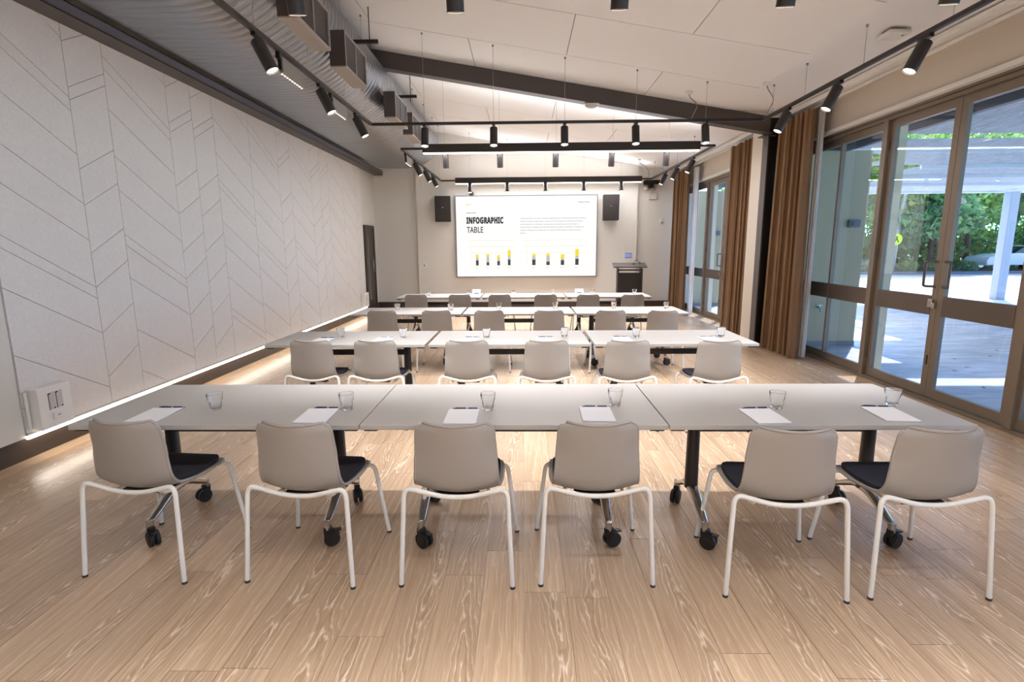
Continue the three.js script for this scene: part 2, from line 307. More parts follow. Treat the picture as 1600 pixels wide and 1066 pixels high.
// ---------------------------------------------------------------- duct
{
  const d = thing('air_duct', 'huge ribbed flat oval metal air duct under the ceiling', 'duct', [0, 0, 0]);
  const prof = []; // closed section, right side first
  const q = (cx, cy, a, b, t0, t1, n) => { for (let i = 0; i <= n; i++) { const t = t0 + (t1 - t0) * i / n; prof.push([cx + a * Math.cos(t), cy + b * Math.sin(t)]); } };
  const PI = Math.PI;
  q(-2.8, 4.1, 0.77, 0.60, -PI / 2, 0, 16); q(-2.8, 4.1, 0.77, 0.40, 0.08, PI / 2, 8); q(-3.3, 4.1, 0.5, 0.40, PI / 2, PI, 5); q(-3.3, 4.1, 0.5, 0.60, PI, PI * 1.5, 10);
  for (let i = 1; i < 5; i++) prof.push([-3.3 + 0.5 * i / 5, 3.5]);
  const n = prof.length, z0 = ZF - 0.05, z1 = -13.4, pitch = 0.11, per = 6, rings = Math.floor((z0 - z1) / pitch) * per;
  const pos = [], idx = [];
  const cx = -3.0, cy = 4.05;
  for (let r = 0; r <= rings; r++) {
    const ph = (r % per), h = [-0.006, 0.012, 0.015, 0.015, 0.015, 0.012][ph], z = z0 - (z0 - z1) * r / rings;
    for (const [x, y] of prof) { const L = Math.hypot(x - cx, y - cy); pos.push(x + (x - cx) / L * h, y + (y - cy) / L * h, z); }
  }
  for (let r = 0; r < rings; r++) for (let k = 0; k < n; k++) { const a = r * n + k, b = r * n + (k + 1) % n; idx.push(a, a + n, b, b, a + n, b + n); }
  const g = new THREE.BufferGeometry(); g.setAttribute('position', new THREE.Float32BufferAttribute(pos, 3)); g.setIndex(idx); g.computeVertexNormals(); g.setAttribute('uv', new THREE.Float32BufferAttribute(new Float32Array(pos.length / 3 * 2), 2));
  mesh('ribbed_shell', g, M.duct, d);
  const cap = (z, zz) => prism(prof, z, zz, (p, q2, dd) => [p, q2, dd]);
  mesh('end_cap', cap(-13.42, -13.40), M.duct, d);
  const ring = (z) => { const P = prof.map(([x, y]) => { const L = Math.hypot(x - cx, y - cy); return V(x + (x - cx) / L * 0.004, y + (y - cy) / L * 0.004, z); }); P.push(P[0].clone()); return sweep(P, () => 0.007, 6); };
  for (const z of [-1.6, -4.75, -5.15, -7.4, -7.75, -10.2, -10.62]) mesh('joint_band', ring(z), M.steel, d);
}
function grilleBox(z1, z0, label) { // outlet box on the duct's right side
  const b = thing('air_outlet_box', label, 'air vent', [-2.05, 3.475, (z0 + z1) / 2], 0, 'outlet boxes on the duct');
  const L = z1 - z0, W = 0.2, H = 0.36;
  mesh('casing', merge(bx(0.03, W - 0.02, 0, 0.014, -L / 2, L / 2), bx(-0.02, W - 0.02, H - 0.012, H, -L / 2, L / 2)), M.ductUnder, b);
  mesh('end_plate', bx(0.03, W - 0.004, 0.012, H, L / 2 - 0.012, L / 2 + 0.002), M.ductBox, b);
  mesh('end_plate', bx(0.03, W - 0.004, 0.012, H, -L / 2 - 0.002, -L / 2 + 0.012), M.ductBox, b);
  mesh('back_plate', bx(0.08, 0.09, 0.012, H - 0.01, -L / 2 + 0.012, L / 2 - 0.012), M.black, b);
  mesh('face_frame', merge(bx(W - 0.02, W, 0, 0.022, -L / 2, L / 2), bx(W - 0.02, W, H - 0.022, H, -L / 2, L / 2), bx(W - 0.02, W, 0.022, H - 0.022, L / 2 - 0.02, L / 2), bx(W - 0.02, W, 0.022, H - 0.022, -L / 2, -L / 2 + 0.02), bx(W - 0.018, W - 0.004, 0.022, H - 0.022, -0.008, 0.008)), M.trimGrey, b);
  const blade = (() => { const g = box(0.022, 0.003, L - 0.04); g.rotateZ(0.55); return g; })();
  for (let i = 0; i < 15; i++) { const m = mesh('louver_blade', blade, M.louver, b); m.position.set(W - 0.018, 0.034 + i * 0.0209, 0); }
  return b;
}
grilleBox(-3.6, -4.35, 'dark louvred outlet box on the duct nearest the viewer, cut by the frame');
grilleBox(-4.76, -5.53, 'dark louvred outlet box on the duct above the first left spotlight');
grilleBox(-5.99, -6.76, 'dark louvred outlet box on the duct just before the roof beam');
grilleBox(-8.21, -9.02, 'dark louvred outlet box on the duct just behind the roof beam');
grilleBox(-9.45, -10.22, 'dark louvred outlet box on the duct farthest towards the screen');
for (const [z, lab] of [[-6.85, 'black hanger bar with threaded rod over the duct before the roof beam'], [-9.2, 'black hanger bar with threaded rod over the duct behind the roof beam']]) {
  const h = thing('duct_hanger', lab, 'hanger', [-1.9, 4.02, z], 0, 'duct hangers');
  mesh('strut', bx(-0.45, 0.18, -0.02, 0.02, -0.02, 0.02), M.black, h);
  mesh('threaded_rod', rod(V(0.08, -0.08, 0), V(0.08, ceilY(-1.82) - 4.02, 0), 0.006), M.black, h);
}

// ---------------------------------------------------------------- track lighting
const TY = 3.2, TX0 = -2.0, TX1 = 3.13, SX = [-1.29, -0.38, 0.55, 1.48, 2.385];
const spotProto = (() => {
  const g = new THREE.Group(); g.name = 'track_spotlight';
  return g;
})();
function makeSpot(x, z, tilt, axis, label, group) {
  const s = thing('track_spotlight', label, 'spotlight', [x, TY - 0.012, z], 0, group);
  mesh('adapter', SG.adapter, M.black, s); mesh('stem', SG.stem, M.black, s);
  const head = new THREE.Group(); head.name = 'head'; s.add(head); head.position.y = -0.055;
  head.rotation[axis] = tilt;
  mesh('body', SG.body, M.spotBody, head); mesh('lens', SG.lens, M.lens, head); mesh('trim_ring', SG.ring, M.trimGrey, head);
  const l = new THREE.SpotLight(0xf8f8fc, SPOT_LIGHT, 0, 0.62, 0.8, 2); l.position.set(0, -0.235, 0); l.target.position.set(0, -3, 0); l.shadow.radius = 2; l.castShadow = true; head.add(l, l.target);
  return s;
}
const SG = {
  adapter: box(0.035, 0.03, 0.13, 0, -0.012, 0), stem: cyl(0.009, 0.009, 0.06, 0, -0.05, 0, 8),
  body: new THREE.LatheGeometry([[0, 0.012], [0.046, 0.012], [0.05, 0.008], [0.05, -0.226], [0.0455, -0.226], [0.0445, -0.213], [0.0, -0.213]].map((p) => new THREE.Vector2(...p)).reverse(), 28),
  lens: new THREE.CylinderGeometry(0.043, 0.043, 0.004, 24).translate(0, -0.217, 0), ring: new THREE.TorusGeometry(0.0475, 0.0028, 6, 28).rotateX(Math.PI / 2).translate(0, -0.226, 0),
};
const washG = { arm: merge(box(0.035, 0.05, 0.05, 0, -0.03, 0.27), box(0.03, 0.09, 0.03, 0, -0.09, 0.25)), panel: rbox(0.03, 0.13, 0.46, 0.005, -0.005, -0.085, 0, 1), led: box(0.010, 0.006, 0.018) };
function makeWash(z, label) {
  const s = thing('wall_washer_light', label, 'track light', [TX0, TY - 0.012, z], 0, 'wall washers on the left track');
  mesh('adapter', washG.arm, M.black, s); mesh('panel', washG.panel, M.greyMetal, s);
  for (let i = 0; i < 9; i++) { const m = mesh('led_lamp', washG.led, M.dot, s); m.position.set(-0.012, -0.153, -0.2 + i * 0.05); }
  const l = new THREE.RectAreaLight(0xf8f8fc, WASH_LIGHT, 0.44, 0.03); l.position.set(-0.03, -0.17, 0); l.lookAt(V(-1, -0.9, 0).add(l.position)); s.add(l);
}
function lightBar(z, label) {
  const b = thing('linear_light', label, 'light bar', [0.62, TY, z], 0, 'linear lights');
  const L = 4.54;
  mesh('housing', merge(bx(-L / 2, L / 2, -0.065, 0.07, -0.045, -0.04), bx(-L / 2, L / 2, -0.065, 0.07, 0.04, 0.045), bx(-L / 2, -L / 2 + 0.005, -0.065, 0.065, -0.04, 0.04), bx(L / 2 - 0.005, L / 2, -0.065, 0.065, -0.04, 0.04)), M.track, b);
  mesh('diffuser', bx(-L / 2 + 0.01, L / 2 - 0.01, -0.078, -0.055, -0.039, 0.039), M.barGlow, b);
  mesh('top_diffuser', bx(-L / 2 + 0.01, L / 2 - 0.01, 0.05, 0.066, -0.039, 0.039), M.barTop, b);
  const up = new THREE.RectAreaLight(0xf6f8ff, UP_LIGHT, L, 0.08); up.position.set(0, 0.07, 0); up.rotation.set(Math.PI / 2, 0, 0); b.add(up);
  const l = new THREE.RectAreaLight(0xf6f8ff, BAR_LIGHT, L, 0.08); l.position.set(0, -0.082, 0); l.rotation.set(-Math.PI / 2, 0, 0); b.add(l);
}
function loop(zn, zf, which, nearBarSpots) {
  const t = thing('light_track', 'black rectangular track loop hung on wires, ' + which, 'light track', [0, TY, 0], 0, 'track loops');
  const rail = (x0, x1, z0, z1) => bx(x0, x1, -0.012, 0.022, z0, z1);
  mesh('rail', rail(TX0 - 0.018, TX0 + 0.018, zf, zn), M.track, t); mesh('rail', rail(TX1 - 0.018, TX1 + 0.018, zf, zn), M.track, t);
  mesh('rail', rail(TX0, TX1, zf - 0.018, zf + 0.018), M.track, t); mesh('rail', rail(TX0, TX1, zn - 0.018, zn + 0.018), M.track, t);
  const wire = (x, z) => { mesh('suspension_wire', rod(V(x, 0.02, z), V(x, ceilY(x) - TY, z), 0.0025, 5), M.rawWires, t); mesh('ceiling_anchor', cyl(0.012, 0.012, 0.02, x, ceilY(x) - TY - 0.01, z, 10), M.greyMetal, t); };
  for (const z of [zn, zf]) for (const x of SX) if (z === zf || zn < -5) wire(x, z);
  for (const x of [TX0, TX1]) for (let k = 0; k < 4; k++) wire(x, zn + (zf - zn) * (0.25 + 0.25 * k) + (k === 3 ? 0.25 : 0));
  return t;
}
const L1n = -3.25, L1f = -7.4, L2n = -9.19, L2f = -13.5;
const t1 = loop(L1n, L1f, 'above the front tables'), t2 = loop(L2n, L2f, 'closest to the screen'), t0 = loop(3.0, -1.15, 'over the space behind the viewer');
lightBar(3.0, 'linear ceiling light over the space behind the viewer'); lightBar(-1.06, 'linear ceiling light above the viewer');
lightBar(L2n, 'long glowing linear light before the second track loop'); lightBar(L2f, 'glowing linear light hanging just before the screen');
const ord = ['leftmost', 'second from left', 'middle', 'second from right', 'rightmost'];
SX.forEach((x, i) => {
  makeSpot(x, L1n, 0.3, 'x', ord[i] + ' black spotlight on the crossbar nearest the viewer', 'spotlights on the nearest crossbar');
  makeSpot(x, L1f, -0.22, 'x', ord[i] + ' lit black spotlight on the crossbar before the roof beam', 'spotlights on the middle crossbar');
  makeSpot(x, L2n - 0.09, 0.25, 'x', ord[i] + ' black spotlight hanging behind the long linear light', 'spotlights behind the linear light');
  makeSpot(x, L2f + 0.03, -0.2, 'x', ord[i] + ' small lit spotlight in the row just above the screen', 'spotlights above the screen');
});
SX.forEach((x, i) => makeSpot(x, -1.15, -0.22, 'x', ord[i] + ' spotlight on the crossbar over the viewer', 'spotlights over the viewer'));
[[0.2, 'nearest'], [1.6, 'farthest']].forEach(([z, w]) => { makeSpot(TX0, z, 0.45, 'z', w + ' left spotlight behind the viewer', 'spotlights behind the viewer'); makeSpot(TX1, z, -0.45, 'z', w + ' right spotlight behind the viewer', 'spotlights behind the viewer'); });
[[-4.32, 'largest'], [-5.6, 'middle'], [-6.75, 'farthest']].forEach(([z, w]) => makeSpot(TX0, z, 0.45, 'z', w + ' tilted spotlight on the left track of the near loop', 'spotlights on the left track'));
[[-4.55, 'largest'], [-5.72, 'middle'], [-6.75, 'farthest']].forEach(([z, w]) => makeSpot(TX1, z, -0.45, 'z', w + ' tilted spotlight on the right track of the near loop', 'spotlights on the right track'));
[[-10.3, 'nearest'], [-11.3, 'middle'], [-12.2, 'farthest']].forEach(([z, w]) => { makeSpot(TX0, z, 0.45, 'z', w + ' tilted spotlight on the left track near the screen', 'far spotlights on the left track'); makeSpot(TX1, z, -0.45, 'z', w + ' tilted spotlight on the right track near the screen', 'far spotlights on the right track'); });
[[-4.95, 'largest'], [-6.15, 'middle'], [-7.0, 'farthest']].forEach(([z, w]) => makeWash(z, w + ' grey wall washer panel on the left track of the near loop'));
[[-9.75, 'nearest'], [-10.8, 'middle'], [-11.75, 'farthest']].forEach(([z, w]) => makeWash(z, w + ' small wall washer panel on the left track near the screen'));
// feed cables with ceiling roses
function feed(x, z, end, label) {
  const f = thing('power_feed', label, 'cable', [x, ceilY(x), z], 0, 'power feeds');
  mesh('ceiling_rose', new THREE.LatheGeometry([[0, -0.035], [0.03, -0.034], [0.045, -0.02], [0.05, 0]].map((p) => new THREE.Vector2(...p)), 24), M.white, f);
  const e = V(...end).sub(f.position); mesh('cable', tube([[0, -0.03, 0], [0.02, -0.08, 0], [e.x * 0.5 + 0.09, e.y * 0.5, e.z * 0.5], [e.x + 0.03, e.y * 0.85, e.z], [e.x, e.y, e.z]], 0.006, 30, 6), M.greyMetal, f);
}
feed(2.3, -7.9, [2.2, TY + 0.02, L1f], 'pale cable from white ceiling rose to the middle crossbar');
feed(3.02, -7.1, [3.1, TY + 0.02, -7.28], 'grey curly cable from ceiling rose to the right track corner');
feed(2.75, -13.2, [3.0, TY + 0.02, L2f + 0.1], 'thin cable from ceiling rose to the far track corner');
{
  const a = thing('wireless_access_point', 'white square box fixed to ceiling beside right light track', 'access point', [3.42, ceilY(3.42), -5.40]);
  mesh('cover', rbox(0.2, 0.04, 0.2, 0.018, 0, -0.04, 0, 3), M.white, a); mesh('bracket', box(0.14, 0.02, 0.14, 0, -0.01, 0), M.greyMetal, a); mesh('status_lamp', cyl(0.012, 0.012, 0.006, 0.05, -0.062, 0.05, 12), M.greyMetal, a);
  const e = thing('emergency_light', 'small clear emergency lamp under the dark roof beam', 'emergency light', [1.02, 3.857 - 0.1705 * 1.02, -8.42]);
  mesh('base_plate', rbox(0.22, 0.02, 0.1, 0.008, 0, -0.012, 0, 2), M.white, e);
  mesh('lamp_cover', new THREE.SphereGeometry(0.09, 20, 10, 0, Math.PI * 2, Math.PI / 2, Math.PI / 2).scale(1.1, 0.6, 0.5).translate(0, -0.02, 0), M.offwhite, e);
}

// ---------------------------------------------------------------- facade: doors and windows
const XF = 4.16; let winN = 0, doorN = 0;
function bay(off, where) {
  const Z = (z) => z + off, H = 2.975;
  const fr = thing('trim_' + (2 + winN), 'bronze outer frame and posts of the glazed ' + where, 'frame', [XF, 0, off], 0, null, 'structure');
  mesh('head', bx(-0.03, 0.11, H, 3.075, -8.38, -2.85), M.bronze, fr); mesh('head_track', bx(-0.036, -0.03, H + 0.035, H + 0.042, -8.38, -2.85), M.black, fr);
  mesh('sill', bx(-0.03, 0.13, 0, 0.035, -8.38, -2.85), M.bronze, fr);
  for (const z of [-6.48, -4.46]) { mesh('post', bx(-0.03, 0.11, 0.03, H, z - 0.04, z + 0.04), M.bronze, fr); mesh('post_cladding', bx(0.11, 0.2, 0.03, H, z - 0.035, z + 0.035), M.cream, fr); }
  for (const z of [-8.36, -2.87]) mesh('post', bx(-0.03, 0.11, 0.03, H, z - 0.02, z + 0.02), M.bronze, fr);
  const sash = (name, z0, z1, label, cat, sw, x = 0.03) => {
    const g = thing(name, label, cat, [XF + x, 0, Z((z0 + z1) / 2)], 0, null, 'structure'), L = (z1 - z0) / 2, b = 0.04, t = H - 0.004;
    mesh('stile', bx(-0.022, 0.022, b, t, -L, -L + sw), M.bronze, g); mesh('stile', bx(-0.022, 0.022, b, t, L - sw, L), M.bronze, g);
    mesh('top_rail', bx(-0.022, 0.022, t - 0.085, t, -L + sw, L - sw), M.bronze, g); mesh('bottom_rail', bx(-0.022, 0.022, b, b + 0.095, -L + sw, L - sw), M.bronze, g);
    mesh('mid_rail', bx(-0.026, 0.026, 0.88, 1.075, -L + sw, L - sw), M.bronzeDark, g);
    for (const [y0, y1] of [[b + 0.095, 0.88], [1.075, t - 0.085]]) { const p = new THREE.PlaneGeometry(2 * (L - sw), y1 - y0).rotateY(-Math.PI / 2).translate(0, (y0 + y1) / 2, 0); mesh('pane', p, M.pane, g); }
    return g;
  };
  const W = (z0, z1, l, x) => sash('window_' + (++winN), z0, z1, l + ' of the ' + where, 'window', 0.035, x);
  W(-8.34, -7.39, 'tall sidelight window next to the brown curtain', 0.05); W(-7.39, -6.52, 'tall sidelight window left of the double doors', 0.02);
  for (const [z0, z1, s, l] of [[-6.44, -5.452, 1, 'left leaf'], [-5.448, -4.50, -1, 'right leaf']]) {
    const d = sash('door_' + (++doorN), z0, z1, l + ' of bronze framed glass double door in the ' + where, 'door', 0.075), L = (z1 - z0) / 2;
    const hz = s * (L - 0.09), hd = mesh('pull_handle', bentTube([[-0.02, 1.17, hz + s * 0.05], [-0.06, 1.17, hz - s * 0.07], [-0.06, 1.42, hz - s * 0.07], [-0.02, 1.42, hz + s * 0.05]], 0.0125, 0.02, 8), M.bronzeDark, d);
    if (s > 0) { mesh('lock', merge(rbox(0.03, 0.085, 0.06, 0.006, -0.035, 1.0, L - 0.06), rbox(0.03, 0.06, 0.04, 0.006, -0.036, 0.98, L - 0.015)), M.chrome, d); mesh('flush_bolt', box(0.006, 0.1, 0.016, -0.024, 0.42, L - 0.03), M.black, d); }
    for (const y of [0.3, 1.5, 2.7]) mesh('hinge', cyl(0.012, 0.012, 0.1, -0.028, y, -s * (L - 0.004), 8), M.bronzeDark, d);
  }
  W(-4.42, -3.55, 'tall sidelight window right of the double doors', 0.02); W(-3.55, -2.89, 'tall sidelight window farthest from the brown curtain', 0.05);
}
bay(0, 'near bay'); bay(-5.95, 'far bay'); bay(5.85, 'bay beside the viewer');

// curtains
function curtain(name, label, mat, z0, z1, xc, amp, folds, top, group, th = 0.006, lean = 0) {
  const c = thing(name, label, 'curtain', [xc, 0, (z0 + z1) / 2], 0, group), L = z1 - z0;
  const f = (u, v) => { const a = u * folds * Math.PI * 2, k = 0.8 + 0.2 * v, sn = Math.sin(a); return V((sn * 1.25 - 0.25 * sn * sn * sn) * amp * k + Math.sin(a * 0.37 + 1) * amp * 0.3, top + (0.02 - top) * v, (u - 0.5) * L * (1 + lean * v) + Math.sin(a * 2) * 0.02 + Math.sin(u * 17 + 2) * 0.01 * v); };
  mesh('drape', thickSheet(f, folds * 16, 8, 0, th), mat, c);
  mesh('heading_tape', thickSheet((u, v) => f(u, v * 0.02), folds * 16, 1, -0.003, th + 0.003), mat, c);
  return c;
}
curtain('curtain', 'thick brown curtain gathered beside the near glass doors', M.curtain, -8.4, -7.5, 3.83, 0.08, 10, 3.36, 'brown curtains', 0.006, 0.17);
curtain('sheer_curtain', 'white sheer curtain edge next to the near sidelight window', M.sheer, -7.62, -7.5, 3.97, 0.03, 3, 3.36, 'sheer curtains');
curtain('curtain', 'brown curtain gathered just beyond the dark steel column', M.curtain, -10.35, -9.36, 3.86, 0.07, 9, 3.36, 'brown curtains');
curtain('curtain', 'brown curtain in the far corner behind the lectern', M.curtain, -13.95, -12.85, 3.83, 0.08, 10, 3.36, 'brown curtains');
curtain('sheer_curtain', 'white sheer curtain next to the far corner curtain', M.sheer, -12.95, -12.6, 3.97, 0.03, 3, 3.36, 'sheer curtains');
for (const [z0, z1, n] of [[ZB + 0.1, -9.33, 'far'], [-8.4, ZF - 0.1, 'near']]) {
  const r = thing('curtain_track', 'pair of white curtain tracks on the ceiling over the ' + n + ' glazing', 'curtain track', [3.86, 3.43, (z0 + z1) / 2], 0, 'curtain tracks'), L = (z1 - z0) / 2;
  for (const [x, h] of [[-0.03, 0], [0.12, -0.012]]) mesh('rail', bx(x - 0.012, x + 0.012, h + 0.0, h + 0.03, -L, L), M.white, r);
  mesh('mounting_strip', bx(-0.06, 0.16, 0.03, 0.05, -L, L), M.white, r);
}

// ---------------------------------------------------------------- tables
function makeTable(label, w) {
  const t = thing('folding_table', label, 'table', [0, 0, 0], 0, 'grey meeting tables');
  mesh('table_top', rbox(w - 0.006, 0.026, 0.80, 0.003, 0, 0.717, 0, 1), M.table, t);
  mesh('crossbar', rbox(w - 0.55, 0.055, 0.03, 0.006, 0, 0.585, 0.0, 1), M.post, t);
  mesh('flip_rail', rbox(w - 0.3, 0.025, 0.04, 0.005, 0, 0.69, 0.12, 1), M.post, t);
  for (const s of [-1, 1]) {
    const x = s * (w / 2 - 0.255);
    mesh('post', merge(cyl(0.034, 0.038, 0.47, x, 0.455, 0, 20), rbox(0.07, 0.03, 0.34, 0.006, x, 0.69, 0, 1)), M.post, t);
    mesh('hinge_knuckle', cyl(0.03, 0.03, 0.075, 0, 0, 0, 16).rotateZ(Math.PI / 2).translate(x - s * 0.03, 0.655, 0), M.alu, t);
    mesh('bumper', rbox(0.07, 0.016, 0.04, 0.006, s * (w / 2 - 0.05), 0.698, 0.36, 1), M.black, t);
    for (const k of [1, -1]) {
      const P = [V(x, 0.225, -k * 0.02), V(x, 0.222, k * 0.05), V(x, 0.20, k * 0.11), V(x, 0.165, k * 0.18), V(x, 0.14, k * 0.235), V(x, 0.132, k * 0.262)];
      const C = new THREE.CatmullRomCurve3(P).getPoints(18);
      const arm = mesh('foot_arm', merge(sweep(C, (f) => 0.034 - 0.014 * f, 10, 0.72), cyl(0.019, 0.019, 0.05, x, 0.118, k * 0.262, 14)), M.alu, t);
      const ang = s * 0.5 + k * 0.75 + 0.7, T = (g) => g.rotateY(ang).translate(x, 0, k * 0.262);
      const cs = mesh('caster', T(merge(rbox(0.036, 0.055, 0.05, 0.012, 0, 0.084, 0.004, 2), rbox(0.012, 0.06, 0.04, 0.004, 0, 0.06, 0.016, 1), cyl(0.009, 0.009, 0.05, 0, 0, 0, 8).rotateZ(Math.PI / 2).translate(0, 0.042, 0.022))), M.blackPlastic, t);
      for (const q of [-1, 1]) mesh('wheel', T(merge(cyl(0.042, 0.042, 0.017, 0, 0, 0, 26), cyl(0.03, 0.03, 0.023, 0, 0, 0, 18)).rotateZ(Math.PI / 2).translate(q * 0.0165, 0.042, 0.022)), M.wheel, cs);
      if (k > 0) mesh('brake_pedal', T(rbox(0.032, 0.008, 0.034, 0.003, 0, 0.082, 0.056, 1)), M.blackPlastic, cs);
    }
  }
  return t;
}
const rowName = ['front row', 'second row', 'third row', 'row closest to the screen'], place3 = ['left', 'middle', 'right'];
const rowsT = [{ z: -2.517, e: [-2.295, -0.818, 0.714, 2.205] }, { z: -4.737, e: [-2.373, -0.885, 0.628, 2.127] }, { z: -6.976, e: [-2.314, -0.814, 0.686, 2.186] }, { z: -9.328, e: [-2.244, -0.744, 0.756, 2.256] }];
let proto;
rowsT.forEach((r, i) => { for (let k = 0; k < 3; k++) {
  const lab = 'grey wheeled meeting table, ' + place3[k] + ' one of the ' + rowName[i], w = r.e[k + 1] - r.e[k], p = [(r.e[k] + r.e[k + 1]) / 2, 0, r.z - 0.402];
  if (!proto) { proto = makeTable(lab, 1.5); proto.position.set(...p); } else copyOf(proto, lab, p);
  if (i === 0) scene.children[scene.children.length - 1].scale.x = w / 1.5;
} });

// ---------------------------------------------------------------- chairs
const prof = new THREE.CatmullRomCurve3([V(0.250, 0.797, 0), V(0.240, 0.730, 0), V(0.228, 0.650, 0), V(0.215, 0.570, 0), V(0.200, 0.500, 0), V(0.172, 0.452, 0), V(0.120, 0.430, 0), V(0.050, 0.424, 0), V(-0.050, 0.425, 0), V(-0.150, 0.434, 0), V(-0.215, 0.440, 0), V(-0.245, 0.428, 0)], false, 'centripetal');
const profL = prof.getLength();
function shellPoint(u, v) {
  const p = prof.getPointAt(v), s = v * profL, e = profL - s, a = 2 * u - 1;
  let w = v < 0.42 ? 0.179 + 0.020 * (v / 0.42) : 0.199 + 0.012 * Math.sin((v - 0.42) / 0.58 * Math.PI) - 0.004 * (v - 0.42) / 0.58;
  const rc = (d, r) => d < r ? r - Math.sqrt(Math.max(0, r * r - (r - d) * (r - d))) : 0;
  w -= rc(s, 0.045) + rc(e, 0.06);
  const back = Math.max(0, 1 - v / 0.5), a2 = a * a, seat = Math.max(0, Math.min(1, (v - 0.25) / 0.2)) * Math.max(0, 1 - Math.max(0, v - 0.55) / 0.4);
  return V(a * w, p.y + seat * 0.030 * a2 + back * 0.004 * a2, p.x - 0.05 * a2 * Math.min(1, back * 1.6 + 0.25 * seat));
}
const CG = {
  shell: thickSheet(shellPoint, 20, 36, -0.005, 0.005),
  pad: thickSheet((u, v) => { const d = Math.min(v, 1 - v), k = 1 - 0.16 * Math.pow(Math.max(0, 1 - d / 0.13), 2); return shellPoint(0.5 + (u - 0.5) * 0.93 * k, 0.44 + v * 0.535); }, 16, 18, 0.006, 0.024),
  rim: (() => { const P = []; const n = 30; for (let i = 0; i <= n; i++) P.push(shellPoint(0, 0.02 + 0.96 * i / n)); for (let i = 0; i <= 10; i++) P.push(shellPoint(i / 10, 0.998)); for (let i = n; i >= 0; i--) P.push(shellPoint(1, 0.02 + 0.96 * i / n)); for (let i = 10; i >= 0; i--) P.push(shellPoint(i / 10, 0.002)); return sweep(P, () => 0.0078, 6); })(),
  rear: bentTube([[-0.266, 0.006, 0.256], [-0.243, 0.487, 0.218], [-0.16, 0.465, 0.215], [-0.06, 0.436, 0.208], [0.06, 0.436, 0.208], [0.16, 0.465, 0.215], [0.243, 0.487, 0.218], [0.266, 0.006, 0.256]], 0.0115, 0.055, 10),
  front: bentTube([[-0.272, 0.006, -0.256], [-0.222, 0.432, -0.212], [-0.12, 0.412, -0.17], [0.12, 0.412, -0.17], [0.222, 0.432, -0.212], [0.272, 0.006, -0.256]], 0.0115, 0.05, 10),
  side: [-1, 1].map((s) => tube([[s * 0.15, 0.458, 0.212], [s * 0.14, 0.415, 0.14], [s * 0.14, 0.409, 0.0], [s * 0.14, 0.412, -0.16]], 0.009, 12, 8)),
  foot: cyl(0.0125, 0.0125, 0.012, 0, 0.006, 0, 12), mount: box(0.2, 0.014, 0.05),
};
function makeChair(label) {
  const c = thing('shell_chair', label, 'chair', [0, 0, 0], 0, 'grey shell chairs');
  const sh = mesh('shell', CG.shell, M.shell, c); mesh('edge_rim', CG.rim, M.shell, sh);
  mesh('seat_pad', CG.pad, M.pad, c);
  const rf = mesh('rear_leg_frame', CG.rear, M.frameWhite, c), ff = mesh('front_leg_frame', CG.front, M.frameWhite, c);
  CG.side.forEach((g) => mesh('seat_rail', g, M.frameWhite, c));
  const mt = mesh('mounting_plate', CG.mount, M.black, c); mt.position.set(0, 0.415, 0.12);
  for (const s of [-1, 1]) { const a = mesh('foot_cap', CG.foot, M.rubber, rf); a.position.set(s * 0.266, 0, 0.256); const b = mesh('foot_cap', CG.foot, M.rubber, ff); b.position.set(s * 0.272, 0, -0.256); }
  return c;
}
const place6 = ['far left', 'second from left', 'third from left', 'third from right', 'second from right', 'far right'];
const chairs = [
  [[-1.888, -2.590, -0.09], [-1.059, -2.558, -0.08], [-0.316, -2.550, -0.02], [0.345, -2.565, 0.0], [1.21, -2.475, -0.07], [1.845, -2.483, 0.0]],
  [[-1.869, -4.546 - 0.24, -0.04], [-1.296, -4.534 - 0.24, -0.03], [-0.492, -4.517 - 0.24, 0], [0.201, -4.502 - 0.24, 0.01], [0.897, -4.487 - 0.24, 0.02], [1.673, -4.471 - 0.24, 0.03]],
  [-1.833, -1.119, -0.438, 0.328, 1.105, 1.754].map((x, i) => [x, -6.787 + 0.03 * i - 0.24, 0]),
  [-1.85, -1.087, -0.40, 0.381, 1.091, 1.829].map((x, i) => [x, -9.11 + 0.045 * i - 0.24, 0]),
];
let chair0;
chairs.forEach((row, i) => row.forEach(([x, z, a], k) => {
  const lab = 'grey shell chair with white legs in the ' + rowName[i] + ', ' + place6[k];
  if (!chair0) { chair0 = makeChair(lab); chair0.position.set(x, 0, z); chair0.rotation.y = a; } else copyOf(chair0, lab, [x, 0, z], a);
}));

// ---------------------------------------------------------------- tumblers, notepads, pens, cards
const TT = 0.7302;
const tumbler = (() => {
  const pts = [[0, 0.0005], [0.026, 0.0005], [0.028, 0.003], [0.0305, 0.02], [0.034, 0.048], [0.0375, 0.056], [0.0415, 0.09], [0.0408, 0.0915], [0.0388, 0.09], [0.0345, 0.056], [0.0295, 0.046], [0.0255, 0.016], [0.025, 0.012], [0, 0.0105]];
  const g = new THREE.LatheGeometry(pts.map((p) => new THREE.Vector2(...p)), 40), a = g.attributes.position;
  for (let i = 0; i < a.count; i++) { const x = a.getX(i), y = a.getY(i), z = a.getZ(i), r = Math.hypot(x, z), t = Math.atan2(z, x); if (y < 0.056 && r > 0.02) { const q = Math.PI / 5, e = ((t % q) + q) % q - q / 2, k = r > 0.0 ? 0.955 / Math.cos(e) : 1; a.setX(i, x * k); a.setZ(i, z * k); } }
  g.computeVertexNormals(); return g;
})();
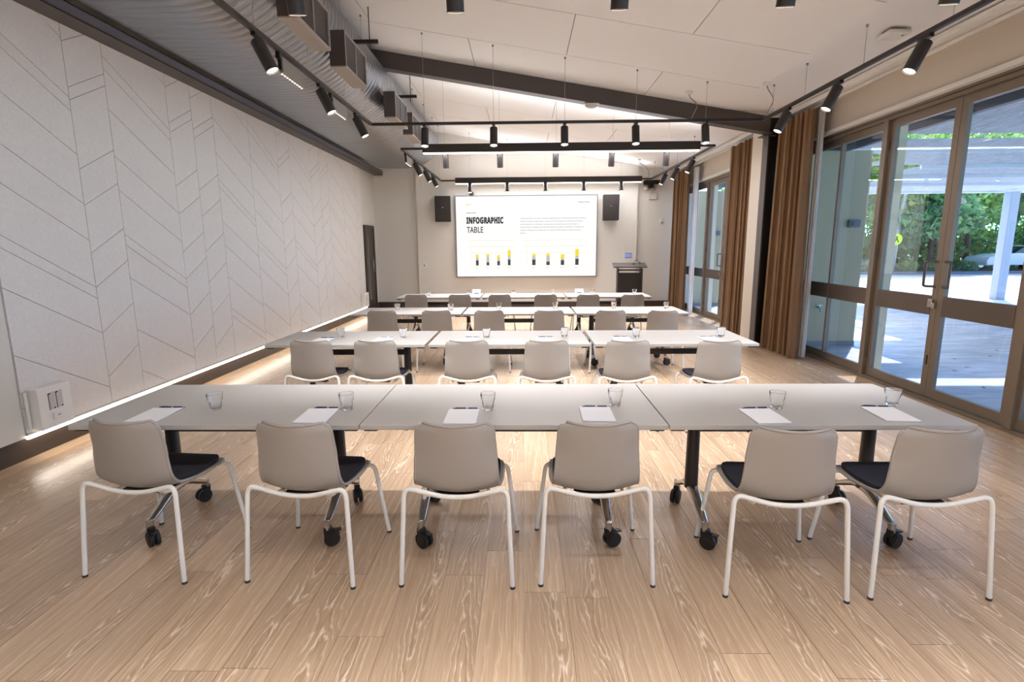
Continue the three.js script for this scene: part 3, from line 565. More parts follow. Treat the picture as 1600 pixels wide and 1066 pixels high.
const glassPos = [
  [[-1.686, -2.781], [-0.961, -2.779], [-0.192, -2.777], [0.504, -2.846], [1.362, -2.796], [2.007, -2.847]],
  [[-1.795, -5.146], [-1.177, -5.132], [-0.359, -5.114], [0.402, -5.154], [1.089, -5.101], [1.909, -5.12]],
  [[-1.771, -7.438], [-1.017, -7.407], [-0.345, -7.50], [0.456, -7.55], [1.282, -7.55], [2.007, -7.50]],
  [[-1.736, -9.75], [-1.012, -9.85], [-0.172, -9.70], [0.566, -9.9], [1.278, -9.9], [2.03, -9.78]],
];
glassPos.forEach((row, i) => row.forEach(([x, z], k) => {
  const g = thing('water_glass', 'clear faceted water glass on the ' + rowName[i] + ' of tables, ' + place6[k], 'glass', [x, TT, z], 0, 'water glasses');
  mesh('tumbler', tumbler, M.glassWare, g);
}));
const padG = { block: box(0.165, 0.005, 0.232, 0, 0.0035, 0), back: box(0.166, 0.001, 0.233, 0, 0.0006, 0), gum: box(0.165, 0.0056, 0.008, 0, 0.0036, -0.112) };
const penG = { barrel: new THREE.CylinderGeometry(0.0055, 0.0055, 0.12, 12).rotateZ(Math.PI / 2), tip: new THREE.CylinderGeometry(0.0055, 0.001, 0.018, 12).rotateZ(-Math.PI / 2).rotateY(Math.PI).translate(0.069, 0, 0), clip: box(0.038, 0.0018, 0.003, -0.038, 0.0068, 0), button: new THREE.CylinderGeometry(0.0028, 0.0028, 0.012, 10).rotateZ(Math.PI / 2).translate(-0.066, 0, 0), grip: new THREE.CylinderGeometry(0.0059, 0.0059, 0.012, 12).rotateZ(Math.PI / 2).translate(0.004, 0, 0) };
const padPos = [
  [[-1.955, -2.678, 0.03], [-1.083, -2.664, 0.03], [-0.319, -2.65, 0], [0.382, -2.686, -0.02], [1.233, -2.654, 0.03], [1.888, -2.684, -0.06]],
  [[-1.918, -4.97, 0], [-1.33, -4.972, 0], [-0.507, -4.972, 0], [0.206, -4.975, 0], [0.927, -4.974, 0], [1.747, -4.955, 0]],
];
padPos.forEach((row, i) => row.forEach(([x, z, a], k) => {
  const p = thing('notepad', 'white notepad on the ' + rowName[i] + ' of tables, ' + place6[k], 'notepad', [x, TT, z], a, 'white notepads');
  mesh('sheet_block', padG.block, M.paper, p); mesh('backing_board', padG.back, M.card, p); mesh('gummed_edge', padG.gum, M.paper, p);
  const y = TT + 0.006, q = thing('ballpoint_pen', 'dark blue pen behind the notepad on the ' + rowName[i] + ', ' + place6[k], 'pen', [x + 0.01, y, z - 0.127], a + rr(-0.05, 0.05), 'dark blue pens');
  mesh('barrel', penG.barrel, M.penBlue, q); mesh('tip', penG.tip, M.penMetal, q); mesh('clip', penG.clip, M.penMetal, q); mesh('button', penG.button, M.penBlue, q); mesh('grip_ring', penG.grip, M.penMetal, q);
}));
function printed(w, h, draw) { const c = document.createElement('canvas'); c.width = w; c.height = h; draw(c.getContext('2d')); const t = new THREE.CanvasTexture(c); t.colorSpace = THREE.SRGBColorSpace; return t; }
for (const [x, l] of [[-0.86, 'left'], [1.03, 'right']]) {
  const c = thing('tent_card', 'white folded card with dark print on the row closest to the screen, ' + l + ' one', 'card', [x, TT, -9.86], 0, 'white tent cards');
  const side = (s) => { const g = box(0.15, 0.105, 0.002); g.rotateX(-s * 0.3); return g.translate(0, 0.0505, s * 0.0165); };
  mesh('front_leaf', side(1), M.paper, c); mesh('rear_leaf', side(-1), M.paper, c);
  const pr = new THREE.PlaneGeometry(0.09, 0.02).rotateX(-0.3).translate(0, 0.03, 0.0245); mesh('printed_line', pr, std(0x50535c, 0.8), c);
}

// ---------------------------------------------------------------- screen wall things
{
  const W = 3.60, H = 2.03;
  const tex = printed(1600, 900, (g) => {
    g.fillStyle = '#f4f3f2'; g.fillRect(0, 0, 1600, 900);
    const X = (x) => (x - 68) / 1370 * 1600, Y = (y) => (y - 155) / 785 * 900;
    const txt = (s, x, y, px, w, col, font = 'bold', heavy = 0) => { g.save(); g.fillStyle = col; g.font = font + ' ' + px + 'px sans-serif'; g.textBaseline = 'alphabetic'; const m = g.measureText(s).width; g.translate(x, y); g.scale(w / m, 1); g.fillText(s, 0, 0); if (heavy) { g.strokeStyle = col; g.lineWidth = heavy; g.strokeText(s, 0, 0); } g.restore(); };
    g.fillStyle = '#e2c63a'; g.fillRect(X(165), Y(231), 66, 5); g.fillRect(X(165), Y(240), 28, 4);
    txt('LOREM IPSUM', X(166), Y(318), 13, X(265) - X(166), '#222');
    txt('INFOGRAPHIC', X(168), Y(416), 92, X(530) - X(168), '#111', 'bold', 7); txt('TABLE', X(172), Y(505), 88, X(334) - X(172), '#111', 'normal', 3);
    txt('PRESENTATION', X(1255), Y(222), 12, X(1366) - X(1255), '#333');
    const L = ['Lorem ipsum dolor sit amet, consectetur adipiscing elit, sed do eiusmod tempor incididunt', 'ut labore et dolore magna aliqua. Ut enim ad minim veniam, quis nostrud exercitation', 'ullamco laboris nisi ut aliquip ex ea commodo consequat. Duis aute irure dolor in', 'reprehenderit in voluptate velit esse cillum dolore eu fugiat nulla pariatur. Excepteur sint', 'occaecat cupidatat non proident sunt in culpa qui officia deserunt mollit anim id est', 'laborum.'];
    const ends = [1335, 1302, 1265, 1318, 1285, 753];
    L.forEach((s, i) => txt(s, X(692), Y(376 + i * 28.4), 15, X(ends[i]) - X(692), '#444', 'normal'));
    const chart = (x0, x1, bars, bw, y0) => {
      g.lineWidth = 2.5; [0, 1, 2, 3, 4].forEach((k) => { g.strokeStyle = k < 2 || k === 2 ? '#e6dc8e' : '#f0ebc4'; const y = Y(y0 + 4 - k * -0) ; g.beginPath(); g.moveTo(X(x0), Y(583 + 62 * k)); g.lineTo(X(x1), Y(583 + 62 * k)); g.stroke(); txt(String(4 - k), X(x0) - 26, Y(587 + 62 * k), 12, 8, '#aaa', 'normal'); });
      g.strokeStyle = '#e9e2b0'; g.beginPath(); g.moveTo(X(x0 + 10), Y(583)); g.lineTo(X(x0 + 10), Y(830)); g.stroke();
      bars.forEach(([x, t, m, d], i) => { g.fillStyle = '#f0d713'; g.fillRect(X(x), Y(t), bw, Y(m) - Y(t)); g.fillStyle = '#bdbab4'; g.fillRect(X(x), Y(m), bw, Y(d) - Y(m)); g.fillStyle = '#35393f'; g.fillRect(X(x), Y(d), bw, Y(830) - Y(d)); txt('Item ' + (i + 1), X(x) - 6, Y(858), 12, 40, '#aaa', 'normal'); });
    };
    chart(205, 635, [[255, 722, 752, 780], [360, 718, 742, 800], [466, 730, 763, 788], [571, 680, 740, 773]], 30, 580);
    chart(750, 1325, [[811, 720, 745, 775], [951, 717, 742, 796], [1093, 725, 765, 783], [1235, 675, 740, 771]], 38, 580);
  });
  const s = thing('presentation_screen', 'large lit screen showing an infographic slide with yellow bar charts', 'screen', [0.085, 1.86, -14.0]);
  mesh('bezel', merge(bx(-W / 2 - 0.02, W / 2 + 0.02, -H / 2 - 0.02, H / 2 + 0.02, -0.06, -0.004), bx(-W / 2 - 0.02, W / 2 + 0.02, H / 2, H / 2 + 0.02, -0.004, 0.006), bx(-W / 2 - 0.02, W / 2 + 0.02, -H / 2 - 0.02, -H / 2, -0.004, 0.006), bx(-W / 2 - 0.02, -W / 2, -H / 2, H / 2, -0.004, 0.006), bx(W / 2, W / 2 + 0.02, -H / 2, H / 2, -0.004, 0.006)), M.steelBlue, s);
  mesh('display', new THREE.PlaneGeometry(W, H).translate(0, 0, 0), new THREE.MeshStandardMaterial({ color: 0x080808, roughness: 0.5, emissive: 0xffffff, emissiveMap: tex, emissiveIntensity: 0.72 }), s);
  const l = new THREE.RectAreaLight(0xfff8f0, 0.5, W, H); l.position.set(0, 0, 0.02); l.rotation.y = Math.PI; s.add(l);
  const cam = thing('conference_camera', 'small black camera sitting on top edge of the screen', 'camera', [-1.31, 2.897, -13.99]);
  mesh('base', rbox(0.09, 0.015, 0.06, 0.005, 0, 0.0095, 0), M.black, cam); mesh('camera_body', rbox(0.11, 0.07, 0.06, 0.012, 0, 0.05, 0, 2), M.black, cam); mesh('lens', cyl(0.02, 0.02, 0.02, 0, 0, 0, 16).rotateX(Math.PI / 2).translate(0, 0.05, 0.035), M.blackPlastic, cam);
  for (const [x, a, l2] of [[-2.03, 0.1, 'left'], [2.22, -0.06, 'right']]) {
    const sp = thing('wall_speaker', 'black wall speaker to the ' + l2 + ' of the screen', 'speaker', [x, 2.56, -13.86], a, 'wall speakers');
    mesh('cabinet', rbox(0.395, 0.63, 0.26, 0.012, 0, 0, -0.06, 2), M.black, sp); mesh('grille', rbox(0.375, 0.61, 0.012, 0.004, 0, 0, 0.073, 1), std(0x2b2421, 0.8), sp);
    mesh('badge', cyl(0.015, 0.015, 0.006, 0, 0, 0, 16).rotateX(Math.PI / 2).translate(0, 0.03, 0.081), M.chrome, sp); mesh('bracket', box(0.08, 0.1, 0.06, 0, 0, -0.2), M.black, sp);
  }
  // lectern
  const lec = thing('lectern', 'dark brown wooden lectern standing right of the screen', 'lectern', [2.53, 0, -12.85], -0.1);
  const dk = std(0x231a17, 0.5);
  mesh('side_panel', bx(-0.29, -0.255, 0.03, 1.08, -0.22, 0.2), dk, lec); mesh('side_panel', bx(0.255, 0.29, 0.03, 1.08, -0.22, 0.2), dk, lec);
  mesh('front_panel', bx(-0.255, 0.255, 0.03, 0.98, 0.12, 0.14), std(0x1e1614, 0.35), lec); mesh('shelf', bx(-0.255, 0.255, 0.6, 0.62, -0.2, 0.12), dk, lec);
  mesh('base', bx(-0.31, 0.31, 0, 0.03, -0.25, 0.23), dk, lec);
  mesh('top_rail', bx(-0.255, 0.255, 1.02, 1.06, 0.1, 0.13), std(0x3a302b, 0.5), lec);
  const top = mesh('reading_top', rbox(0.78, 0.028, 0.5, 0.006, 0, 0, 0, 1), std(0x2c2522, 0.45), lec); top.position.set(0, 1.15, -0.02); top.rotation.set(0.16, 0, -0.0);
  const mic = thing('gooseneck_microphone', 'thin black gooseneck microphone on the lectern', 'microphone', [2.63, 1.168, -12.87]);
  mesh('base', cyl(0.025, 0.03, 0.012, 0, 0.006, 0, 16), M.black, mic); mesh('gooseneck', tube([[0, 0, 0], [0.005, 0.05, 0], [0.05, 0.1, -0.03], [0.11, 0.09, -0.06], [0.15, 0.045, -0.08]], 0.005, 24, 6), M.black, mic); mesh('capsule', rod(V(0.145, 0.052, -0.078), V(0.175, 0.01, -0.09), 0.009, 10), M.black, mic);
  const sign = thing('wall_notice', 'small blue and white notice on the wall above the lectern', 'sign', [2.73, 1.36, -14.07]);
  mesh('notice_board', bx(-0.1, 0.1, -0.075, 0.075, -0.01, 0), std(0xffffff, 0.6, 0, {}), sign);
  mesh('print', new THREE.PlaneGeometry(0.19, 0.14).translate(0, 0, 0.0015), std(0xffffff, 0.6, 0, { map: printed(128, 96, (g) => { g.fillStyle = '#7f97e0'; g.fillRect(0, 0, 128, 96); g.fillStyle = '#eef2ff'; for (let y = 0; y < 3; y++) for (let x = 0; x < 5; x++) g.fillRect(8 + x * 23, 22 + y * 20, 14, 10); g.fillStyle = '#5a76cf'; g.fillRect(0, 84, 128, 12); }) }), sign);
  const sw = thing('wall_switch', 'round white switch with dark toggle left of the screen', 'switch', [-2.59, 1.135, -14.08]);
  mesh('plate', cyl(0.06, 0.06, 0.012, 0, 0, 0, 24).rotateX(Math.PI / 2).translate(0, 0, 0.006), M.white, sw); mesh('toggle', rbox(0.025, 0.06, 0.02, 0.006, 0, 0, 0.018, 1), M.steel, sw);
  const em = thing('wall_sensor', 'small white sensor beside the far corner curtain', 'sensor', [3.58, 2.22, -14.2]);
  mesh('cover', rbox(0.08, 0.14, 0.05, 0.015, 0, 0, 0.027, 2), M.white, em); mesh('window', rbox(0.05, 0.04, 0.01, 0.004, 0, -0.03, 0.053, 1), M.greyMetal, em);
  const br = thing('projector_bracket', 'black bracket with white boxes high on the far corner wall', 'bracket', [3.26, 3.19, -14.17]);
  mesh('arm', merge(bx(-0.16, 0.2, -0.03, 0.05, -0.02, 0.14), bx(-0.19, -0.08, -0.06, 0.04, 0.02, 0.16), bx(-0.06, 0.06, -0.14, -0.02, -0.02, 0.1), bx(0.12, 0.26, -0.045, 0.0, 0.02, 0.12)), M.black, br);
  mesh('lamp_head', new THREE.SphereGeometry(0.055, 14, 10).translate(-0.12, -0.14, 0.06), M.offwhite, br); mesh('cable', tube([[0.06, -0.08, 0], [0.12, -0.18, 0.01], [0.02, -0.24, 0.01], [0.05, -0.3, 0]], 0.006, 24, 6), M.greyMetal, br); mesh('junction_box', rbox(0.2, 0.16, 0.05, 0.01, 0.07, -0.34, 0.0, 1), M.offwhite, br);
}
// door in the left wall
{
  const d = thing('door_' + (++doorN), 'dark brown door at the far end of the left wall', 'door', [XL, 0, -13.5], 0, null, 'structure');
  const db = std(0x3a302c, 0.4);
  mesh('door_leaf', bx(0, 0.03, 0.01, 2.09, -0.36, 0.34), db, d); mesh('frame', merge(bx(0, 0.05, 0, 2.15, 0.34, 0.4), bx(0, 0.05, 0, 2.15, -0.42, -0.36), bx(0, 0.05, 2.09, 2.15, -0.36, 0.34)), std(0x4a3f3a, 0.45), d);
  mesh('glazed_strip', bx(0.031, 0.034, 0.3, 1.95, 0.05, 0.22), std(0x5a524c, 0.15, 0.2), d); mesh('push_plate', bx(0.03, 0.036, 1.0, 1.3, -0.3, -0.22), M.chrome, d); mesh('lever_handle', bentTube([[0.03, 1.0, -0.26], [0.09, 1.0, -0.26], [0.09, 1.0, -0.14]], 0.009, 0.02, 8), M.chrome, d);
}
// vent units at the foot of the felt wall
function ventUnit(z, y, label) {
  const v = thing('wall_vent_unit', label, 'vent', [-3.8, y, z], 0, 'white vent units');
  mesh('housing', rbox(0.09, 0.33, 0.30, 0.006, 0.045, 0, 0, 2), M.white, v); mesh('side_conduit', rod(V(0.015, -0.15, 0.17), V(0.015, 0.15, 0.17), 0.012, 10), M.white, v);
  const fin = box(0.006, 0.006, 0.055); fin.rotateX(0.5);
  for (const s of [-1, 1]) { mesh('vent_recess', bx(0.0895, 0.0912, -0.02, 0.11, s * 0.034 - 0.029, s * 0.034 + 0.029), std(0x3a2f38, 0.7), v); for (let i = 0; i < 10; i++) { const f = mesh('vent_fin', fin, M.white, v); f.position.set(0.0925, -0.012 + i * 0.0128, s * 0.034); } }
  mesh('control_panel', rbox(0.016, 0.055, 0.10, 0.004, 0.097, -0.075, 0.0, 1), M.white, v); mesh('control_slot', bx(0.1045, 0.1062, -0.078, -0.072, -0.014, 0.014), M.steel, v);
}
ventUnit(-4.01, 0.385, 'white vent unit at the near end of the felt wall'); ventUnit(-12.6, 0.385, 'white vent unit at the far end of the felt wall');

// ---------------------------------------------------------------- outdoors
{
  const g = (name, geo, mat, label, cat) => tag(mesh(name, geo, mat), label, cat, null, 'structure');
  const pave = bx(4.3, 18, -0.3, -0.03, -16.5, 8); { const a = pave.attributes.position, uv = pave.attributes.uv; for (let i = 0; i < a.count; i++) uv.setXY(i, a.getX(i), a.getZ(i)); }
  g('terrace_floor', pave, M.concrete, 'grey concrete terrace outside the glass doors', 'paving');
  g('road', bx(4.3, 80, -0.4, -0.1, -31.3, -16.5), M.road, 'sunlit pale road beyond the terrace', 'road');
  g('road_side', bx(18, 80, -0.4, -0.11, -16.5, 12), M.road, 'sunlit pale driveway beside the terrace', 'road');
  g('kerb', bx(4.3, 80, -0.4, 0.03, -31.7, -31.3), M.kerb, 'grey kerb edging the planted bed', 'kerb');
  g('planted_bed', bx(4.3, 90, -0.4, 0.0, -70, -31.7), M.soil, 'mulched ground under the roadside trees', 'ground');
  g('garden_bed', bx(5.9, 8.8, -0.2, 0.02, -16.4, -14.6), M.mulch, 'reddish mulch bed outside the far doors', 'garden bed');
  for (const [n, z, l] of [['wall_porch', -8.78, 'rendered blade wall outside the near sidelight'], ['wall_porch_far', -14.8, 'rendered blade wall outside the far sidelight']]) {
    const w = thing(n, 'cream ' + l, 'wall', [4.32, 0, z], 0, null, 'structure');
    mesh('render_face', bx(0, 1.06, -0.05, 3.02, -0.1, 0.1), M.render, w); mesh('plinth', bx(0, 1.07, -0.05, 0.05, -0.11, 0.11), M.kerb, w);
  }
  const tap = thing('garden_tap', 'small chrome tap on the rendered wall outside', 'tap', [4.76, 0.6, -8.68]);
  mesh('spout', bentTube([[0, 0, 0], [0, 0, 0.07], [0, -0.06, 0.1]], 0.014, 0.03, 8), M.chrome, tap); mesh('handle', box(0.09, 0.014, 0.016, 0, 0.04, 0.05), M.chrome, tap); mesh('valve_stem', cyl(0.01, 0.012, 0.04, 0, 0.02, 0.05, 10), M.chrome, tap);
  for (const [z, l] of [[-8.68, 'near'], [-14.7, 'far']]) { const b = thing('switch_box', 'grey weatherproof switch box on the ' + l + ' rendered wall', 'switch box', [5.18, 1.92, z], 0, 'outdoor switch boxes'); mesh('enclosure', rbox(0.18, 0.12, 0.06, 0.01, 0, 0, 0.03, 1), std(0x6c7078, 0.5), b); mesh('rocker', box(0.05, 0.07, 0.012, -0.04, 0, 0.062), M.steel, b); }
  // eaves and the shade roof
  const ev = thing('eaves', 'white soffit and steel gutter beam outside the doors', 'eaves', [4.32, 3.0, -5.75], 0, null, 'structure');
  mesh('soffit', bx(0, 0.58, 0.09, 0.12, -8.6, 8.45), M.whitePaint, ev); mesh('gutter_beam', bx(0.58, 0.66, 0.0, 0.17, -8.6, 8.45), M.roofSteel, ev); mesh('flashing', bx(0.0, 0.66, 0.17, 0.2, -8.6, 8.45), M.roofSteel, ev);
  const rf = thing('shade_roof', 'pale translucent shade roof over the terrace', 'roof', [0, 3.1, 0]);
  const sheet = (x0, x1, z0, z1) => { const g = bx(x0, x1, 0.02, 0.022, z0, z1), a = g.attributes.position, uv = g.attributes.uv; for (let i = 0; i < a.count; i++) uv.setXY(i, a.getX(i), a.getZ(i)); return mesh('roof_sheet', g, M.roof, rf); };
  const zs = [7.5, 5.6, 3.7, 1.8, -0.1, -2.0, -3.9, -5.7, -8.02]; for (let i = 0; i < zs.length - 1; i++) sheet(5.14, 16, zs[i + 1] + 0.01, zs[i] - 0.01);
  sheet(5.14, 16, -9.17, -8.36); sheet(6.6, 16, -11.04, -9.19); sheet(7.9, 16, -12.6, -11.06); sheet(8.6, 16, -16.4, -12.62);
  for (const z of [-5.7, -9.18, -11.05, -12.61, -14.3]) mesh('purlin', bx(z < -9 ? (z < -12 ? 8.5 : z < -10 ? 7.8 : 5.14) : 5.14, 16, -0.05, 0.02, z - 0.02, z + 0.02), M.whitePaint, rf);
  mesh('edge_gutter', bx(5.05, 5.14, -0.03, 0.06, -9.2, 7.5), M.whitePaint, rf); mesh('end_fascia', bx(8.5, 16, -0.04, 0.06, -16.5, -16.4), M.whitePaint, rf);
  const po = thing('canopy_post', 'white steel post holding the shade roof', 'post', [14.05, -0.05, -16.1]);
  mesh('shaft', rbox(0.26, 3.1, 0.26, 0.02, 0, 1.55, 0, 2), std(0xb4b9c4, 0.5), po); mesh('base_plate', box(0.42, 0.02, 0.42, 0, 0.01, 0), M.greyMetal, po);
  // fence behind the far bay
  const fe = thing('metal_fence', 'pale blue grey panel fence seen through the far doors', 'fence', [4.4, -0.05, -19]);
  for (let i = 0; i < 9; i++) mesh('fence_panel', bx(i * 0.8, i * 0.8 + 0.78, 0.05, 2.5, -0.02, 0.02), M.fenceBlue, fe); mesh('top_rail', bx(0, 7.2, 2.5, 2.56, -0.03, 0.03), M.fenceBlue, fe); for (let i = 0; i < 4; i++) mesh('fence_post', bx(i * 2.4 - 0.03, i * 2.4 + 0.03, 0, 2.6, -0.08, -0.02), M.fenceBlue, fe);
  // crossing sign
  const sg = thing('crossing_sign', 'round yellow pedestrian crossing sign on a grey pole', 'sign', [20.75, 0.03, -30.6]);
  mesh('pole', cyl(0.05, 0.05, 2.0, 0, 1.0, -0.03, 12), M.greyMetal, sg); mesh('disc', cyl(0.31, 0.31, 0.03, 0, 0, 0, 32).rotateX(Math.PI / 2).translate(0, 1.83, 0.01), std(0xd8ee10, 0.6), sg);
  mesh('pictogram', merge(box(0.05, 0.2, 0.01).rotateZ(0.45).translate(0.07, 1.75, 0.032), box(0.05, 0.2, 0.01).rotateZ(-0.45).translate(-0.07, 1.75, 0.032), box(0.08, 0.14, 0.01, 0, 1.86, 0.032), cyl(0.04, 0.04, 0.01, 0, 0, 0, 14).rotateX(Math.PI / 2).translate(0, 1.97, 0.032)), M.black, sg);
}
// foliage
const leafG = (() => { const g = new THREE.BufferGeometry(); g.setAttribute('position', new THREE.Float32BufferAttribute([0, 0, 0, 0.5, 0.16, 0.08, 0, 1, 0, -0.5, 0.16, 0.08, 0, 0, 0, 0, 1, 0], 3)); g.setAttribute('uv', new THREE.Float32BufferAttribute(new Float32Array(12), 2)); g.setIndex([0, 1, 2, 4, 5, 3]); g.computeVertexNormals(); return g; })();
const leafM = new THREE.MeshPhysicalMaterial({ color: 0xffffff, roughness: 0.9, transmission: 0.5, thickness: 0, side: THREE.DoubleSide });
function foliage(parent, blobs, n, size, hues, name = 'foliage') {
  const im = new THREE.InstancedMesh(leafG, leafM, n), m = new THREE.Matrix4(), q = new THREE.Quaternion(), c = new THREE.Color(); im.name = name; im.userData.kind = 'stuff';
  for (let i = 0; i < n; i++) {
    const b = blobs[i % blobs.length], th = rr(0, Math.PI * 2), ph = Math.acos(rr(-1, 1)), r = b[3] * Math.cbrt(rr(0.25, 1));
    q.setFromEuler(new THREE.Euler(rr(-1.6, 1.6), rr(0, 6.28), rr(-1.6, 1.6)));
    m.compose(V(b[0] + r * Math.sin(ph) * Math.cos(th), b[1] + r * Math.cos(ph) * (b[4] ?? 0.75), b[2] + r * Math.sin(ph) * Math.sin(th)), q, V(size * rr(0.6, 1), size * rr(0.8, 1.5), size));
    im.setMatrixAt(i, m); const h = hues[Math.floor(rnd() * hues.length)]; c.setRGB(h[0] * rr(0.75, 1.25), h[1] * rr(0.75, 1.25), h[2] * rr(0.75, 1.25)); im.setColorAt(i, c);
  }
  im.castShadow = im.receiveShadow = true; parent.add(im); return im;
}
const G1 = [[0.24, 0.42, 0.10], [0.38, 0.58, 0.14], [0.52, 0.64, 0.22]], G2 = [[0.14, 0.32, 0.12], [0.22, 0.44, 0.18], [0.34, 0.5, 0.24]];
function tree(x, z, h, r, label, hues, trunk, n = 2600, lean = 0.3) {
  const t = thing('tree', label, 'tree', [x, -0.02, z], 0, 'trees across the road');
  const top = V(lean, h * 0.62, 0), P = [V(0, 0, 0), V(lean * 0.15, h * 0.25, 0.05), V(lean * 0.6, h * 0.45, 0), top, V(lean * 1.2, h * 0.85, 0.1)];
  mesh('trunk', sweep(new THREE.CatmullRomCurve3(P).getPoints(14), (f) => h * 0.019 * (1 - 0.6 * f), 8), trunk, t);
  const blobs = [];
  for (let k = 0; k < 7; k++) { const a = k * 2.4 + x, rad = r * 0.6, e = V(Math.cos(a) * rad + lean, h * rr(0.42, 0.9), Math.sin(a) * rad); blobs.push([e.x, e.y, e.z, r * rr(0.45, 0.65)]); if (k < 4) { const s = P[2].clone().lerp(P[3], rr(0, 1)); mesh('branch', sweep([s, s.clone().lerp(e, 0.5).add(V(0, 0.2, 0)), e], (f) => h * 0.011 * (1 - 0.7 * f), 6), trunk, t); } }
  blobs.push([lean, h * 0.75, 0, r * 0.7]);
  foliage(t, blobs, n, 0.34, hues); return t;
}
const barkPale = std(0xc4bdb8, 0.9), barkDark = std(0x5d5148, 0.95);
tree(22.0, -32.6, 9.0, 2.3, 'pale forked gum tree behind the yellow sign', G1, barkPale, 1500, 0.5);
[[17.5, -36, 8], [20.3, -37, 9], [23.6, -36, 8.5], [26.3, -35.5, 8], [29, -36, 9], [31.8, -35, 8.5], [34.5, -36.5, 9], [37, -35, 8.5], [19, -43, 12], [24, -44, 13], [29, -43, 12.5], [34, -44, 13], [39, -42, 12]].forEach(([x, z, h], i) => tree(x, z, h, 3.1 + (i % 3) * 0.3, ['bushy green tree', 'dense dark green tree', 'light leafy tree'][i % 3] + ' in the roadside wood, number ' + ['one', 'two', 'three', 'four', 'five', 'six', 'seven', 'eight', 'nine', 'ten', 'eleven', 'twelve', 'thirteen'][i] + ' from the kerb left', i % 3 === 1 ? G2 : G1, barkDark, i > 7 ? 4200 : 3600, rr(-0.5, 0.5)));
tree(24.6, -32.6, 5.0, 2.2, 'low spreading tree beside the parked car', G2, barkDark, 2600, -0.5); tree(27.7, -40.0, 6.4, 2.4, 'leaning tree with spreading crown behind the parked car', G1, barkDark, 2600, 0.7);
function shrub(x, z, r, label, hues, n = 700, size = 0.16, y = 0) { const s = thing('shrub', label, 'shrub', [x, y, z], 0, 'low shrubs'); mesh('stem', cyl(0.02, 0.03, r, 0, r * 0.5, 0, 8), barkDark, s); foliage(s, [[0, r * 0.75, 0, r], [r * 0.5, r * 0.6, 0.1, r * 0.7], [-r * 0.5, r * 0.6, -0.1, r * 0.7]], n, size, hues); }
const pale = [[0.55, 0.58, 0.42], [0.42, 0.5, 0.3]];
[[19.9, -32.1, 0.5, 'pale flowering shrub left of the yellow sign', pale], [21.2, -32.2, 0.45, 'pale flowering shrub right of the yellow sign', pale], [22.6, -32.1, 0.4, 'small green shrub at the pale tree foot', G1], [24.3, -32.0, 0.45, 'bluish shrub before the parked car bonnet', G2], [25.9, -31.95, 0.4, 'bluish low shrub at the parked car front wheel', G2], [18.6, -32.2, 0.5, 'green shrub at the left end of the kerb', G1]].forEach((a) => shrub(...a));
// undergrowth of the wood behind the kerb
{ const u = new THREE.Group(); u.name = 'undergrowth'; scene.add(u); tag(u, 'tangled green undergrowth filling the wood across the road', 'undergrowth', null, 'stuff'); const bl = []; for (let i = 0; i < 60; i++) bl.push([15 + (i % 30) * 0.95, rr(0.5, 2.2), -38 - (i > 29 ? 3 : 0) + rr(-1, 1), rr(1.2, 2.0)]); foliage(u, bl, 16000, 0.3, [...G1, ...G2]); }
{ const c = thing('croton_plant', 'yellow and green leafy garden plant outside the far doors', 'plant', [7.4, 0.02, -15.6]); mesh('stem', cyl(0.02, 0.03, 0.6, 0, 0.3, 0, 8), barkDark, c); foliage(c, [[0, 0.75, 0, 0.55, 1.1], [0.2, 1.25, 0, 0.45, 1.0]], 700, 0.2, [[0.75, 0.55, 0.05], [0.8, 0.35, 0.05], [0.35, 0.5, 0.1]]); }
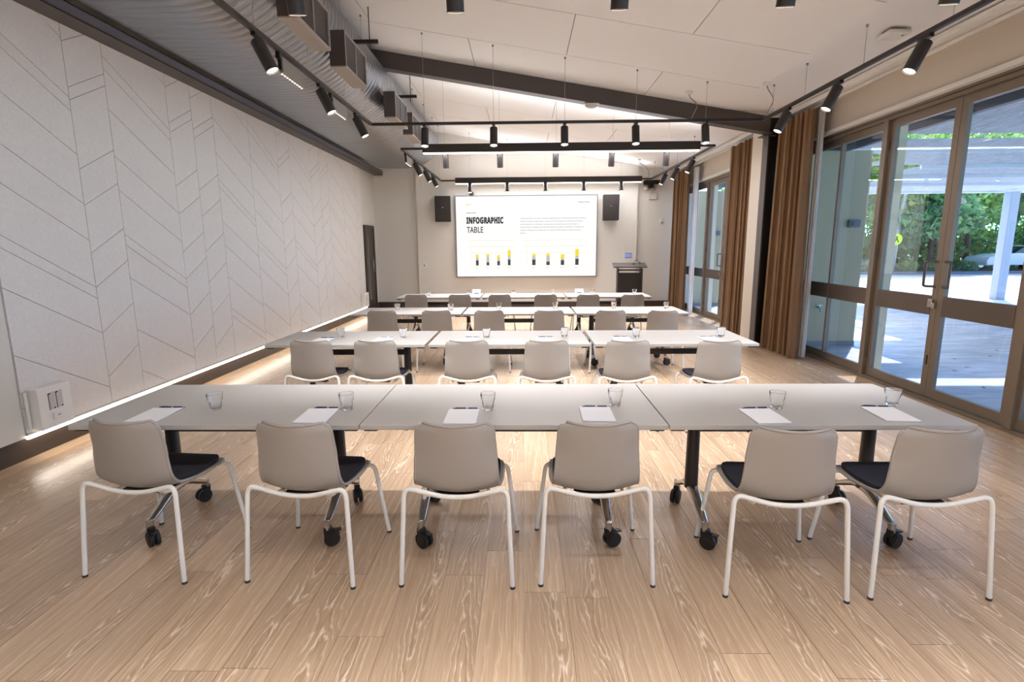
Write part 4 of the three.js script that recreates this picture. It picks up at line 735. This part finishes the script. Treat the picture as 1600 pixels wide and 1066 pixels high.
// parked car
{
  const c = thing('parked_car', 'white parked car beyond the kerb, partly behind the post', 'car', [29.7, 0.0, -33.2]);
  const body = [[-2.3, 0.35], [-2.35, 0.62], [-2.2, 0.82], [-1.3, 0.98], [-0.75, 1.05], [-0.1, 1.45], [0.9, 1.5], [1.7, 1.25], [2.2, 1.05], [2.3, 0.6], [2.2, 0.35]];
  mesh('body', prism([[-2.3, 0.35], [-2.35, 0.62], [-2.2, 0.82], [-1.3, 0.98], [-0.75, 1.03], [2.25, 1.03], [2.3, 0.6], [2.2, 0.35]], -0.85, 0.85, (p, q, d) => [p, q, d]), std(0xf0f0f0, 0.25), c);
  mesh('roof', prism([[-0.15, 1.42], [0.0, 1.48], [0.9, 1.5], [1.6, 1.3], [1.5, 1.27], [0.85, 1.45], [0.0, 1.43]], -0.7, 0.7, (p, q, d) => [p, q, d]), std(0xf0f0f0, 0.25), c);
  mesh('windows', prism([[-0.72, 1.03], [-0.12, 1.43], [0.88, 1.455], [1.55, 1.27], [2.0, 1.03]], -0.72, 0.72, (p, q, d) => [p, q, d]), std(0x28323c, 0.08), c);
  for (const x of [-1.4, 1.45]) for (const s of [-1, 1]) { const w = mesh('wheel', cyl(0.33, 0.33, 0.2, 0, 0, 0, 24).rotateX(Math.PI / 2).translate(x, 0.33, s * 0.78), M.wheel, c); mesh('hub', cyl(0.2, 0.2, 0.22, 0, 0, 0, 16).rotateX(Math.PI / 2).translate(x, 0.33, s * 0.78), M.alu, w); }
  mesh('headlamp', rbox(0.12, 0.14, 0.3, 0.03, -2.2, 0.72, 0.6, 1), std(0xdfe6ea, 0.1), c); mesh('bumper', rbox(0.15, 0.2, 1.6, 0.04, -2.28, 0.42, 0, 1), std(0xdcdcdc, 0.4), c);
}
// fallen leaves on the terrace
const dry = std(0x6b5a3a, 0.9); [[5.6, -6.9], [5.9, -7.1], [5.25, -6.0], [6.2, -7.6], [6.5, -7.0], [7.0, -7.3], [6.8, -7.8], [7.3, -8.2]].forEach(([x, z], i) => { const l = tag(mesh('fallen_leaf', leafG.clone().scale(0.05, 0.09, 0.05).rotateX(Math.PI / 2).rotateY(i * 1.3).translate(0, 0, 0), dry), 'dry brown leaf on the concrete terrace, ' + ['closest to the sunlit strip', 'second along from the door', 'on the sunlit strip itself', 'fourth from the door', 'fifth from the door', 'sixth from the door', 'seventh from the door', 'farthest from the door'][i], 'leaf', 'fallen leaves on the terrace'); l.position.set(x, -0.026, z); });

scene.traverse((o) => { if (o.isMesh) { o.castShadow = true; o.receiveShadow = true; } });
renderer.render(scene, camera);
